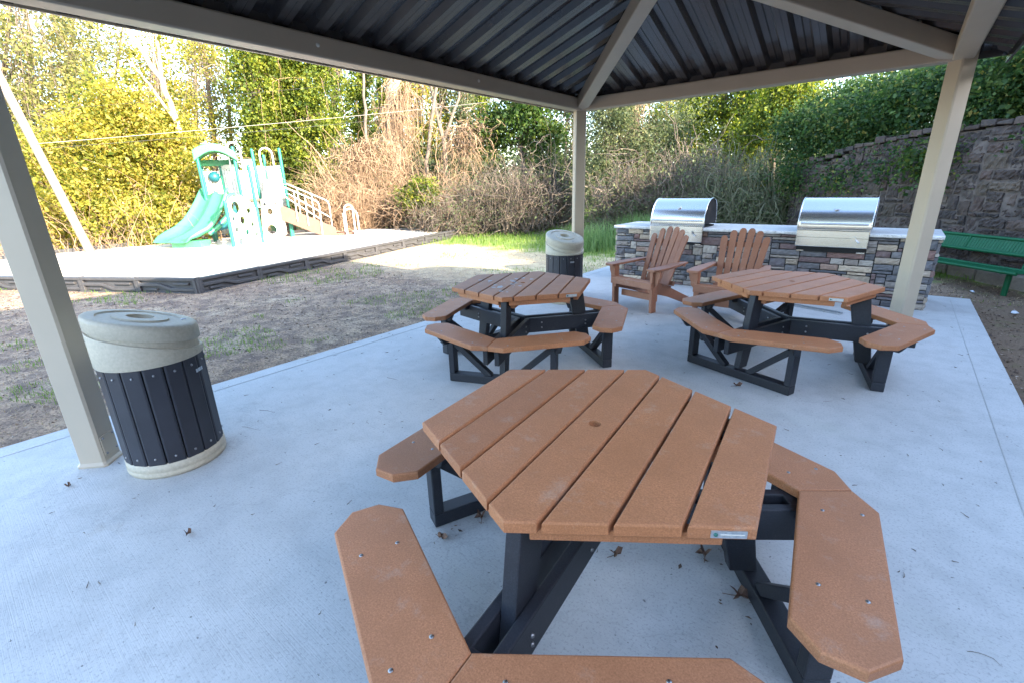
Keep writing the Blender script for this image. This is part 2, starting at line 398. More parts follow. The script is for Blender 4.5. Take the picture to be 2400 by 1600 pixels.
o=np_mesh('ground',V,F,M['soil'],smooth=True); tag(o,kind='structure')
mb=MB(); mb.box(-.776,4.639,-4.5,8.302,-.12,0)
o=mb.build('patio_slab',M['concrete'],bevel=.006); tag(o,kind='structure')
# trowelled border line near the right and left slab edge
mb=MB(); mb.box(4.425,4.431,-4.5,8.1,0.0005,.0025); mb.box(-.60,-.594,-4.5,8.1,0.0005,.0025)
o=mb.build('slab_edge_groove',simple('groove_shade',(.36,.36,.35),.8)); tag(o,kind='structure')

# ------------------------------------------------------------------ pavilion
pav=thing('pavilion','tan steel picnic shelter with a dark ribbed metal hip roof','shelter',(0,0,0))
PW=.1504; HD=PW/math.sqrt(2)
YN=-.36
q45=Matrix.Rotation(R(45),4,'Z')
for (x,y) in ((0,0),(0,D),(WD,D),(WD,YN)):
    mb=MB(); h=PW/2; r=.012
    out=[(h,-h+r),(h,h-r),(h-r,h),(-h+r,h),(-h,h-r),(-h,-h+r),(-h+r,-h),(h-r,-h)]
    n=8; vs=[]
    for z,s in ((0,1.16),(.012,1.16),(.028,1.0),(2.69,1.0)):
        for p in out:
            v=q45@Vector((p[0]*s,p[1]*s,z)); vs.append((x+v.x,y+v.y,v.z))
    fs=[(i*n+j,i*n+(j+1)%n,(i+1)*n+(j+1)%n,(i+1)*n+j) for i in range(3) for j in range(n)]+[tuple(range(3*n,4*n))]
    mb.add(vs,fs); po=mb.build('post',M['post'],pav)
    # access cover with four bolts on the face that looks towards +x +y
    nrm=Vector((1,1,0)).normalized(); tg=Vector((-1,1,0)).normalized()
    c=Vector((x,y,0))+nrm*(PW/2+.003)
    mb=MB(); mb.bar(c+Vector((0,0,.06)),c+Vector((0,0,.19)),.115,.006,up=nrm)
    cv=mb.build('access_cover',M['post'],po,bevel=.002)
    for a in (-.042,.042):
        for zz in (.075,.175):
            mb=MB(); mb.sphere(c+tg*a+Vector((0,0,zz))+nrm*.004,.008,8); mb.build('bolt_or_sunspot',M['chrome'],cv)
# eave beams
BT=2.695
for p,q in (((0,YN,0),(0,D-HD,0)),((HD,D,0),(WD-HD,D,0)),((WD,D-HD,0),(WD,YN+HD,0)),((WD-HD,YN,0),(HD,YN,0))):
    p=Vector(p); q=Vector(q); d=(q-p).normalized()
    p-=d*.05; q+=d*.05
    zc=(HB+BT)/2
    mb=MB(); mb.bar(p+Vector((0,0,zc)),q+Vector((0,0,zc)),.15,BT-HB); mb.build('eave_beam',M['post'],pav,bevel=.012)
for y_ in (1.87,3.644):
    mb=MB(); mb.sphere((.077,y_,2.625),.016,10,sq=(.5,1,1)); mb.build('bolt_or_sunspot',M['white'],pav)  # white beads stand in for spots of sunlight on the left beam
SL=.333; ZR=2.705; OV=.31; HX=WD/2
ridge_z=ZR+SL*HX
for (x,y,sx,sy) in ((0,D,1,-1),(WD,D,-1,-1),(0,YN,1,1),(WD,YN,-1,1)):
    mb=MB()
    zc=lambda k: 2.605+SL*k
    a=Vector((x-sx*.04,y-sy*.04,zc(-.04))); e=Vector((x+sx*(HX-.02),y+sy*(HX-.02),zc(HX-.02)))
    mb.bar(a,e,.15,.150); mb.build('hip_rafter',M['post'],pav,bevel=.010)
mb=MB(); mb.bar((HX,YN+HX-.1,2.605+SL*HX+.01),(HX,D-HX+.1,2.605+SL*HX+.01),.148,.148); mb.build('ridge_beam',M['post'],pav,bevel=.010)
# ribbed roof panels: trapezoid flutes running up the slope
def flutes(lo,hi,pitch=.277):
    pts=[]; k=math.floor(lo/pitch)-1
    while k*pitch<hi+pitch:
        b=k*pitch
        for dx,dz in ((0,0),(.046,.0),(.050,.006),(.054,0),(.096,0),(.128,.052),(.186,.052),(.190,.046),(.194,.052),(.245,.052)): pts.append((b+dx,dz))
        k+=1
    pts=[p for p in pts if lo<p[0]<hi]
    return [(lo,.0)]+pts+[(hi,.0)]
def roof_side(name, A, U, W_, length, hipL):
    """A corner of the beam lines, U along the eave, W_ into the roof; runs up to the hips and the ridge"""
    mb=MB(); pr=flutes(-OV,length+OV); vs=[]
    nseg=4
    for t,dz in pr:
        top=min(HX, t, length-t) if not hipL else min(t,length-t)
        top=min(top,HX)
        for i in range(nseg+1):
            k=-OV+(top+OV)*i/nseg
            if top<-OV+.001: k=-OV
            p=A+U*t+W_*k; vs.append((p.x,p.y,ZR+SL*k+dz))
    n=nseg+1
    fs=[(i*n+j,(i+1)*n+j,(i+1)*n+j+1,i*n+j+1) for i in range(len(pr)-1) for j in range(nseg)]
    mb.add(vs,fs)
    o=mb.build(name,M['roof'],pav)
    md=o.modifiers.new('thick','SOLIDIFY'); md.thickness=.006; md.offset=1
    return o
Vx=Vector
roof_side('roof_panel',Vx((0,YN,0)),Vx((0,1,0)),Vx((1,0,0)),D-YN,False)
roof_side('roof_panel',Vx((WD,YN,0)),Vx((0,1,0)),Vx((-1,0,0)),D-YN,False)
roof_side('roof_panel',Vx((0,D,0)),Vx((1,0,0)),Vx((0,-1,0)),WD,True)
roof_side('roof_panel',Vx((0,YN,0)),Vx((1,0,0)),Vx((0,1,0)),WD,True)
ze=ZR-SL*OV
for p,q,zf,hf in (((-OV,YN-OV),(-OV,D+OV),.030,.085),((-OV,D+OV),(WD+OV,D+OV),.030,.085),((WD+OV,D+OV),(WD+OV,YN-OV),-.035,.075),((WD+OV,YN-OV),(-OV,YN-OV),.030,.085)):
    mb=MB(); mb.bar((p[0],p[1],ze+zf),(q[0],q[1],ze+zf),.018,hf); mb.build('fascia_trim',M['post'] if p[0]<0 and q[0]<0 else M['roof'],pav)
for p,q in (((.02,YN),(.02,D)),((0,D-.02),(WD,D-.02)),((0,YN+.02),(WD,YN+.02))):
    mb=MB(); mb.bar((p[0],p[1],BT+.035),(q[0],q[1],BT+.035),.012,.072); mb.build('flute_closure',M['roof'],pav)  # strips added to stop light showing through the flute ends
# hip and ridge caps on top
for (x,y,sx,sy) in ((0,D,1,-1),(WD,D,-1,-1),(0,YN,1,1),(WD,YN,-1,1)):
    mb=MB(); mb.bar((x-sx*OV,y-sy*OV,ZR-SL*OV+.07),(x+sx*HX,y+sy*HX,ridge_z+.07),.26,.012); mb.build('hip_cap',M['roof'],pav)
mb=MB(); mb.bar((HX,YN+HX,ridge_z+.075),(HX,D-HX,ridge_z+.075),.26,.012); mb.build('ridge_cap',M['roof'],pav)

# ------------------------------------------------------------------ hexagonal picnic tables
TH,RA,RB=.737,.6276,.5798
def clip_strip(poly,v0,v1):
    def clip(pl,val,sign):
        out=[]
        for i in range(len(pl)):
            a=pl[i]; b=pl[(i+1)%len(pl)]
            da=sign*(a[1]-val); db=sign*(b[1]-val)
            if da>=0: out.append(a)
            if da*db<0:
                t=da/(da-db); out.append((a[0]+(b[0]-a[0])*t,a[1]+(b[1]-a[1])*t))
        return out
    return clip(clip(poly,v0,1),v1,-1)
HEX=[(RA,0),(RA/2,RB),(-RA/2,RB),(-RA,0),(-RA/2,-RB),(RA/2,-RB)]
def make_table():
    t=thing('picnic_table','nearest six-sided picnic table, brown top with seven planks','picnic table',(0,0,0))
    gap=.0125; pw=(2*RB-6*gap)/7
    for k in range(7):
        v0=-RB+k*(pw+gap); pl=clip_strip(HEX,v0,v0+pw)
        # drop duplicates
        cl=[]
        for p in pl:
            if not cl or math.hypot(p[0]-cl[-1][0],p[1]-cl[-1][1])>1e-4: cl.append(p)
        mb=MB(); mb.prism(cl,TH-.040,TH,.006,hole=(0,0,.024) if k==3 else None)
        pk=mb.build('top_plank',M['brown'],t)
        if k==0:
            # aluminium tag on the end of the first plank
            a=Vector((-RA/2,-RB,0)); b_=Vector((-RA,0,0)); d=(b_-a).normalized(); n_=Vector((d.y,-d.x,0)); 
            if n_.dot(Vector((-1,-1,0)))<0: n_=-n_
            c=a+d*.070+Vector((0,0,TH-.022))+n_*.0015
            mb=MB(); mb.bar(c-d*.046,c+d*.046,.003,.022); tg=mb.build('maker_tag',M['tagm'],pk)
            mb=MB(); mb.sphere(c+d*.034+n_*.001,.006,10,sq=(1,1,1)); mb.build('tag_dot',M['dgreen'],tg)
            mb=MB(); mb.bar(c-d*.04+n_*.0015,c+d*.022+n_*.0015,.001,.003); mb.build('tag_line',M['white'],tg)
    mb=MB(); mb.lathe([(.024,TH-.044),(.0241,TH-.12)],16); mb.build('umbrella_sleeve',M['darkhole'],t)
    ins=[(p[0]*.955,p[1]*.955) for p in HEX]
    for i in range(6):
        a=ins[i]; b_=ins[(i+1)%6]
        d=Vector((b_[0]-a[0],b_[1]-a[1],0)).normalized(); n_=Vector((-d.y,d.x,0))
        a=Vector((a[0],a[1],TH-.0605))+d*.055+n_*.018; b2=Vector((b_[0],b_[1],TH-.0605))-d*.055+n_*.018
        mb=MB(); mb.bar(a,b2,.036,.040); mb.build('rim_board',M['brown'],t,bevel=.003)
    zs=.447
    for k in range(3):
        ang=R(180+120*k); M4=Matrix.Rotation(ang,4,'Z')
        X=lambda p: tuple(M4@Vector(p))
        # leg: plank in the radial plane, spreading towards the floor
        mb=MB()
        th=.026
        vs=[]
        for y in (-th,th):
            for (r_,z) in ((.565,.075),(.675,.075),(.575,TH-.041),(.425,TH-.041)): vs.append(X((r_,y,z)))
        mb.add(vs,[(0,1,2,3),(7,6,5,4),(0,4,5,1),(1,5,6,2),(2,6,7,3),(3,7,4,0)])
        mb.build('leg',M['black'],t,bevel=.005)
        for y in (-.047,.047):
            mb=MB(); mb.bar(X((.022,y,.335)),X((.93,y,.335)),.040,.140); ra_=mb.build('rail',M['black'],t,bevel=.006)
            for r_,z in ((.60,.345),(.60,.31),(.16,.36),(.16,.31)):
                s=1 if y>0 else -1
                mb=MB(); mb.sphere(X((r_,y+s*.021,z)),.0085,8); mb.build('bolt_or_sunspot',M['chrome'],ra_)
        # brown cleats beside the leg under the top
        for y in (-.052,.052):
            mb=MB(); mb.bar(X((.12,y,TH-.100)),X((.50,y,TH-.100)),.040,.040); mb.build('top_cleat',M['brown'],t,bevel=.004)
            mb=MB(); mb.bar(X((.40,y,TH-.064)),X((.50,y,TH-.064)),.040,.030); mb.build('top_cleat',M['brown'],t,bevel=.003)
        # sled under the bench
        rs=.665
        mb=MB(); mb.bar(X((rs,-.47,.0365)),X((rs,.47,.0365)),.088,.073); mb.build('skid',M['black'],t,bevel=.006)
        for s in (-1,1):
            mb=MB(); mb.bar(X((rs,s*.445,.0735)),X((rs,s*.445,zs-.041)),.088,.050,up=X((0,1,0))); mb.build('bench_post',M['black'],t,bevel=.006)
            mb=MB(); mb.bar(X((rs,s*.105,.065)),X((rs,s*.418,.345)),.060,.048,up=X((0,0,1))); mb.build('brace',M['black'],t,bevel=.004)
            # cleat under the seat, tapered at its ends
            dirv=Vector((math.cos(R(30)),s*math.sin(R(30)),0)); c0=Vector((rs+.012,s*.457,0))
            p=c0-dirv*.115; q=c0+dirv*.118
            mb=MB(); sd_=Vector((-dirv.y,dirv.x,0))*.022; vs=[]
            for e in (-1,1):
                for (pt,z) in ((p,zs-.041),(q,zs-.041),(c0+dirv*.075,zs-.105),(c0-dirv*.085,zs-.105)): vs.append(X((pt.x+e*sd_.x,pt.y+e*sd_.y,z)))
            mb.add(vs,[(3,2,1,0),(4,5,6,7),(0,1,5,4),(1,2,6,5),(2,3,7,6),(3,0,4,7)])
            mb.build('seat_cleat',M['black'],t,bevel=.003)
        mb=MB(); mb.bar(X((.80,-.12,.385)),X((.80,.12,.385)),.09,.038); mb.build('joint_block',M['black'],t,bevel=.003)
        # the two seat boards, mitred at the joint
        ai,ao=.688,.938; ji=ai*math.tan(R(30))-.0015; jo=ao*math.tan(R(30))-.0015; en=-.335
        for s in (-1,1):
            # local: x along the board away from the joint is negative, y the distance from the table centre
            jx=(ao-.075)*math.tan(R(30))-.0015
            out=[(ji,ai),(jx,ao-.075),(jx-.105,ao),(en+.085,ao),(en,ao-.075),(en+.002,ai+.075),(en+.075,ai)]
            B4=M4@Matrix.Rotation(R(30*s),4,'Z')
            def XB(p,s=s,B4=B4):
                return tuple(B4@Vector((p[1],-s*p[0],p[2])))
            o2=[(p[0],p[1]) for p in out]
            if True:
                # orientation: keep the outline counter clockwise after mapping
                pl=[(p[1],-s*p[0]) for p in o2]
                area=sum(pl[i][0]*pl[(i+1)%len(pl)][1]-pl[(i+1)%len(pl)][0]*pl[i][1] for i in range(len(pl)))
                if area<0: pl=pl[::-1]
            mb=MB(); mb.prism(pl,zs-.040,zs,.007,xf=lambda p,B4=B4: tuple(B4@Vector(p)))
            sb=mb.build('seat_board',M['brown'],t)
            for (bx,by) in ((.305,.765),(.345,.885),(-.09,.755),(-.09,.875)):
                v=B4@Vector((by,-s*bx,zs))
                mb=MB(); mb.lathe([(.0001,.003),(.0048,.0026),(.007,.0006),(.0071,0)],12,xf=lambda p,v=v:(v.x+p[0],v.y+p[1],v.z+p[2])); mb.build('screw',M['chrome'],sb)
    return t
TG='six-sided picnic tables under the shelter'
t1=make_table(); t2=copy_tree(t1); t3=copy_tree(t1)
for o,(x,y,a),lb in ((t1,(2.933,1.043,1.6827),'nearest of the three brown six-sided picnic tables, seven planks and an umbrella hole'),
                   (t2,(1.067,3.041,1.944),'brown six-sided picnic table in front of the far litter bin, beside the lawn edge'),
                   (t3,(3.054,4.352,1.234),'brown six-sided picnic table by the right shelter post, in front of the stone counter')):
    o.location=(x,y,.001); o.rotation_euler=(0,0,a); tag(o,lb,'picnic table',TG)

# ------------------------------------------------------------------ litter bins
def make_bin(loc, tilt_dir, tilt, label):
    t=thing('litter_bin',label,'litter bin',loc,0,'round slatted litter bins')
    Rb=.254
    mb=MB(); mb.lathe([(.0,.0),(Rb+.004,0),(Rb+.010,.012),(Rb+.010,.030),(Rb+.006,.036),(Rb+.010,.042),(Rb+.008,.083),(Rb-.015,.086)],48); mb.build('base_ring',M['lid'],t)
    mb=MB(); mb.lathe([(Rb-.022,.06),(Rb-.022,.66)],40); mb.build('liner',M['lid'],t)
    n=16
    for k in range(n):
        a=2*math.pi*k/n+.13; hw=math.pi*Rb/n-.0035
        c=Vector((math.cos(a),math.sin(a),0)); tg_=Vector((-c.y,c.x,0))
        mb=MB(); p=c*(Rb-.005)
        vs=[]
        for z in (.080,.645):
            for (s,dn) in ((-1,-.014),(1,-.014),(1,.004),(.8,.0085),(-.8,.0085),(-1,.004)):
                q=p+tg_*(hw*s)+c*dn; vs.append((q.x,q.y,z))
        m_=6; mb.add(vs,[tuple(reversed(range(6))),tuple(range(6,12))]+[(j,(j+1)%6,(j+1)%6+6,j+6) for j in range(6)])
        sl=mb.build('slat',M['slat'],t)
        for z in (.122,.605):
            mb=MB(); q=p+c*.009; mb.sphere((q.x,q.y,z),.0075,8); mb.build('screw',M['chrome'],sl)
    d=Vector((tilt_dir[0],tilt_dir[1],0)).normalized()
    zc=.872
    def slope(p,base):   # shear a level ring into the sloped plane
        return base-(p[0]*d.x+p[1]*d.y)*math.tan(tilt)
    # hood: level below, sloped above
    mb=MB(); N=48; rings=[]
    def ring(r,z,k): return [(r*math.cos(2*math.pi*j/N),r*math.sin(2*math.pi*j/N), z+(slope((r*math.cos(2*math.pi*j/N),r*math.sin(2*math.pi*j/N)),0))*k) for j in range(N)]
    def stack(mb,rs,**k):
        vs=[p for r_ in rs for p in ring(*r_)]
        mb.add(vs,[(i*N+j,i*N+(j+1)%N,(i+1)*N+(j+1)%N,(i+1)*N+j) for i in range(len(rs)-1) for j in range(N)],smooth=True)
    stack(mb,[(Rb-.012,.640,0),(Rb+.010,.648,0)]); stack(mb,[(Rb+.010,.648,0),(Rb+.013,.655,0),(Rb+.012,.752,1.3),(Rb+.009,.757,1.3)]); stack(mb,[(Rb+.009,.757,1.3),(Rb-.03,.758,1.3)])
    mb.build('hood',M['lid'],t)
    mb=MB(); stack(mb,[(Rb-.004,.735,1.2),(Rb-.004,.80,1)]); mb.build('hood_neck',M['lid'],t)
    mb=MB(); stack(mb,[(Rb-.03,.786,1),(Rb+.006,.787,1)]); stack(mb,[(Rb+.006,.787,1),(Rb+.011,.792,1),(Rb+.011,.852,1)]); stack(mb,[(Rb+.011,.852,1),(Rb+.007,.866,1),(Rb-.002,.873,1),(Rb-.02,.876,1),(.198,.877,1)]); stack(mb,[(.198,.877,1),(.194,.868,1)]); stack(mb,[(.194,.868,1),(.132,.870,1)]); stack(mb,[(.132,.870,1),(.129,.880,1)]); stack(mb,[(.129,.880,1),(.064,.881,1)]); stack(mb,[(.064,.881,1),(.060,.80,1)])
    ld=mb.build('lid',M['lid'],t)
    mb=MB(); stack(mb,[(.0599,.801,1),(.0001,.80,1)]); mb.build('lid_opening',M['rust'],ld)
    sp=Vector((d.x,d.y,0))*.20
    mb=MB(); mb.lathe([(.0001,.006),(.012,.005),(.016,0)],12,xf=lambda p:(sp.x+p[0],sp.y+p[1],(.874-.20*math.tan(tilt))+p[2])); mb.build('lid_latch',M['chrome'],ld)
    t.scale=(1,1,1.05)
    return t
b1=make_bin((.345,.325,0),(.2,.98),R(13.5),'round slatted litter bin beside the nearest shelter post')
b2=make_bin((.10,5.27,0),(.92,-.4),R(15),'round slatted litter bin at the far shelter post, behind a table')
# small maker sticker on one slat of each bin
for bn,aa in ((b1,.72),(b2,-.58)):
    c=Vector((math.cos(aa),math.sin(aa),0)); tg_=Vector((-c.y,c.x,0))
    mb=MB(); p=c*(.2585); mb.bar(p-tg_*.03+Vector((0,0,.56)),p+tg_*.03+Vector((0,0,.56)),.002,.02); mb.build('sticker',M['tagm'],bn)

# ------------------------------------------------------------------ lounge chairs
def make_chair():
    t=thing('adirondack_chair','x','chair',(0,0,0))
    cb=M['chairbrown']
    # side rail that runs from the front of the seat down to the rear foot
    for s in (-1,1):
        mb=MB(); x0=s*.262; x1=s*.290
        pr=[(-.005,.375),(.10,.375),(.47,.255),(.93,.055),(.93,.0),(.80,.0),(.42,.145),(-.005,.265)]
        vs=[(x0,y,z) for y,z in pr]+[(x1,y,z) for y,z in pr]; n=len(pr)
        f=[tuple(range(n)),tuple(reversed(range(n,2*n)))] if s<0 else [tuple(reversed(range(n))),tuple(range(n,2*n))]
        f+= [((j+1)%n,j,j+n,(j+1)%n+n) if s<0 else (j,(j+1)%n,(j+1)%n+n,j+n) for j in range(n)]
        mb.add(vs,f); mb.build('side_rail',cb,t,bevel=.003)
        mb=MB(); mb.bar((s*.312,.055,0),(s*.312,.035,.545),.042,.095,up=(0,1,0)); mb.build('front_leg',cb,t,bevel=.005)
        # scrolled bracket under the arm
        mb=MB(); pr=[(.0,.545),(.085,.545),(.075,.47),(.055,.43),(.05,.38),(.02,.35),(.0,.35)]; n=len(pr)
        vs=[(s*(.335+a),y,z) for y in (.028,.058) for a,z in pr]
        mb.add(vs,[tuple(range(n)),tuple(reversed(range(n,2*n)))]+[((j+1)%n,j,j+n,(j+1)%n+n) for j in range(n)]); mb.build('arm_bracket',cb,t,bevel=.002)
        # arm: wide at the front, narrow behind
        out=[(.275,-.075),(.40,-.075),(.43,-.03),(.43,.18),(.39,.45),(.345,.70),(.285,.70),(.275,.40)]
        pl=[(s*p[0],p[1]) for p in out]
        if s<0: pl=pl[::-1]
        mb=MB(); mb.prism(pl,0,.028,.006,xf=lambda p:(p[0],p[1],.547+p[2]+.02*(p[1]-.0)))
        mb.build('arm',cb,t)
    for k in range(5):
        y=.03+k*.094; z=.386-.27*max(0,y-.09)*1.15
        mb=MB(); mb.bar((-.295,y,z),(.295,y,z),.082,.024,up=(0,.3,1)); mb.build('seat_slat',cb,t,bevel=.005)
    mb=MB(); mb.bar((-.335,-.018,.35),(.335,-.018,.35),.026,.085); mb.build('front_apron',cb,t,bevel=.007)
    mb=MB(); mb.bar((-.29,.16,.165),(.29,.16,.165),.026,.085); mb.build('stretcher',cb,t,bevel=.004)
    base=Vector((0,.475,.20)); dv=Vector((0,.41,.91)).normalized()
    hs=[.77,.85,.885,.885,.85,.77]
    for k in range(6):
        f=(k-2.5); xb=f*.076; xt=f*.104
        mb=MB(); L_=hs[k]; w0=.066; w1=.082; vs=[]; sid=[]
        n=7
        prof=[(-w0/2,0),(w0/2,0),(w1/2,L_-.045),(w1*.42,L_-.018),(w1*.2,L_),( -w1*.2,L_),(-w1*.42,L_-.018),(-w1/2,L_-.045)]
        nn=Vector((0,-dv.z,dv.y))
        for th_ in (0.,.022):
            for a,l in prof:
                xx=xb+(xt-xb)*l/.88+a
                cur=.03*(f/2.5)**2
                p=base+dv*l+nn*(th_+cur); vs.append((xx,p.y,p.z))
        m_=len(prof)
        mb.add(vs,[tuple(reversed(range(m_))),tuple(range(m_,2*m_))]+[(j,(j+1)%m_,(j+1)%m_+m_,j+m_) for j in range(m_)])
        mb.build('back_slat',cb,t,bevel=.003)
    for l,hw in ((.12,.27),(.40,.335),(.68,.24)):
        p=base+dv*l-Vector((0,-dv.z,dv.y))*.016
        mb=MB(); mb.bar((-hw,p.y,p.z),(hw,p.y,p.z),.03,.06,up=dv); mb.build('back_brace',cb,t,bevel=.004)
    return t
c1=make_chair(); c2=copy_tree(c1)
CG='wooden lounge chairs facing the tables'
for o,loc,a,lb in ((c1,(1.105,5.33,.001),-15,'reddish brown slatted lounge chair left of the other, fully in view, turned to the lawn'),
                 (c2,(2.21,5.42,.001),-1,'reddish brown slatted lounge chair between the two grills, half hidden by a table')):
    o.location=loc; o.rotation_euler=(0,0,R(a)); tag(o,lb,'chair',CG)

# ------------------------------------------------------------------ stone counter with two grills
ct=thing('grill_counter','long stacked stone counter topped with pale speckled granite','counter',(0,0,0))
CX0,CX1,CY0,CY1=-.065,4.115,7.225,8.10
PAL=[(.14,.135,.14),(.45,.36,.27),(.36,.32,.28),(.09,.09,.10),(.12,.12,.13),(.16,.15,.15),(.23,.205,.19),(.33,.28,.235),(.32,.215,.165),(.21,.125,.11),(.165,.11,.105),(.27,.23,.20),(.11,.11,.12),(.14,.125,.13),(.40,.325,.25)]
def stones(mb, origin, U, Wv, N_, length, height, uw=.052, uh=.0415, holes=(), prob=None, pal=PAL, depth=.03, rough=.012, gapm=.006, jg=.006):
    nu=int(round(length/uw)); nh=int(round(height/uh)); uw=length/nu; uh=height/nh
    occ=np.zeros((nu,nh),bool)
    for (a0,a1,b0,b1) in holes:
        occ[int(max(0,round(a0/uw))):int(round(a1/uw)), int(max(0,round(b0/uh))):int(round(b1/uh))]=True
    for j in range(nh):
        i=0
        while i<nu:
            if occ[i,j]: i+=1; continue
            hgt=random.choices([1,2,3],[.34,.48,.18])[0]; wid=random.choice([2,3,3,4,5,6,7,8]) if hgt<3 else random.choice([3,4,5,6,8])
            hgt=min(hgt,nh-j); wd=1
            while wd<wid and i+wd<nu and not occ[i+wd,j]: wd+=1
            if nu-(i+wd)==1 and not occ[nu-1,j]: wd+=1
            while hgt>1 and occ[i:i+wd,j:j+hgt].any(): hgt-=1
            occ[i:i+wd,j:j+hgt]=True
            x0,x1=i*uw+gapm/2,(i+wd)*uw-gapm/2; z0,z1=j*uh+gapm/2,(j+hgt)*uh-gapm/2
            c=random.choice(pal); k=random.uniform(.95,1.45) if pal is PAL else random.uniform(.75,1.25); c=tuple(a*k for a in c)
            dd=depth+random.uniform(-.6,.6)*rough*1.2
            nxs=max(3,int((x1-x0)/.03)); nzs=3 if hgt<2 else 4
            vs=[]
            for a in range(nxs+1):
                for b_ in range(nzs+1):
                    edge=(a in (0,nxs)) or (b_ in (0,nzs))
                    jx=random.uniform(-.004,.004) if edge else 0
                    px=x0+(x1-x0)*a/nxs+(jx if a not in(0,nxs) else random.uniform(0,jg)*(1 if a==0 else -1)); pz=z0+(z1-z0)*b_/nzs+(0 if b_ not in (0,nzs) else random.uniform(0,jg*.9)*(1 if b_==0 else -1))
                    dp=dd-(.010 if edge else 0)+random.uniform(-1,1)*rough*(.35 if edge else .6)
                    vs.append(origin+U*px+Wv*pz+N_*dp)
            nb=nzs+1
            fs=[(a*nb+b_,(a+1)*nb+b_,(a+1)*nb+b_+1,a*nb+b_+1) for a in range(nxs) for b_ in range(nzs)]
            # rim back to the mortar
            loop=[a*nb for a in range(nxs+1)]+[nxs*nb+b_ for b_ in range(1,nzs+1)]+[a*nb+nzs for a in range(nxs-1,-1,-1)]+[b_ for b_ in range(nzs-1,0,-1)]
            m0=len(vs)
            for q in loop:
                p=vs[q]; dp=(p-origin).dot(N_); vs.append(p-N_*(dp+.004))
            ml=len(loop)
            fs+=[(loop[q],m0+q,m0+(q+1)%ml,loop[(q+1)%ml]) for q in range(ml)]
            mb.add(vs,fs,c=c)
            i+=wd
HOL=[(.565+.065,1.37+.065,.655,.93),(2.66+.065,3.42+.065,.645,.93)]
mb=MB(); mb.box(CX0,CX1,CY0,CY1,0,.866); mb.build('counter_core',M['mortar'],ct)
mb=MB(); stones(mb,Vx((CX0,CY0,0)),Vx((1,0,0)),Vx((0,0,1)),Vx((0,-1,0)),CX1-CX0,.866,holes=HOL)
mb.build('stone_veneer',M['stone'],ct)
mb=MB(); stones(mb,Vx((CX1,CY0-.02,0)),Vx((0,1,0)),Vx((0,0,1)),Vx((1,0,0)),CY1-CY0+.02,.866); mb.build('stone_veneer',M['stone'],ct)
mb=MB(); stones(mb,Vx((CX0,CY1,0)),Vx((0,-1,0)),Vx((0,0,1)),Vx((-1,0,0)),CY1-CY0+.02,.866); mb.build('stone_veneer',M['stone'],ct)
# granite top in three lengths round the grills, edges chipped
def slab_top(x0,x1,y0,y1,z0,z1):
    mb=MB(); n=max(2,int((x1-x0)/.05)); vs=[]
    for i in range(n+1):
        x=x0+(x1-x0)*i/n; j=random.uniform(-.006,.006)
        for (y,z) in ((y0+.006+j,z0+random.uniform(0,.004)),(y0+j,z0+.016+random.uniform(-.005,.005)),(y0+.004+j,z1-.008),(y0+.016,z1),(y1,z1),(y1,z0)): vs.append((x,y,z))
    k=6; fs=[(i*k+j,(i+1)*k+j,(i+1)*k+(j+1)%k,i*k+(j+1)%k) for i in range(n) for j in range(k)]
    fs+=[tuple(reversed(range(k))),tuple(range(n*k,n*k+k))]
    mb.add(vs,fs); return mb
for x0,x1,y0 in ((-.112,.56,7.168),(1.375,2.655,7.168),(3.425,4.158,7.168)):
    slab_top(x0,x1,y0,8.15,.868,.914).build('granite_top',M['granite'],ct)
for x0,x1 in ((.5605,1.3745),(2.6555,3.4245)):
    mb=MB(); mb.box(x0,x1,7.80,8.15,.868,.9135); mb.build('granite_top',M['granite'],ct)
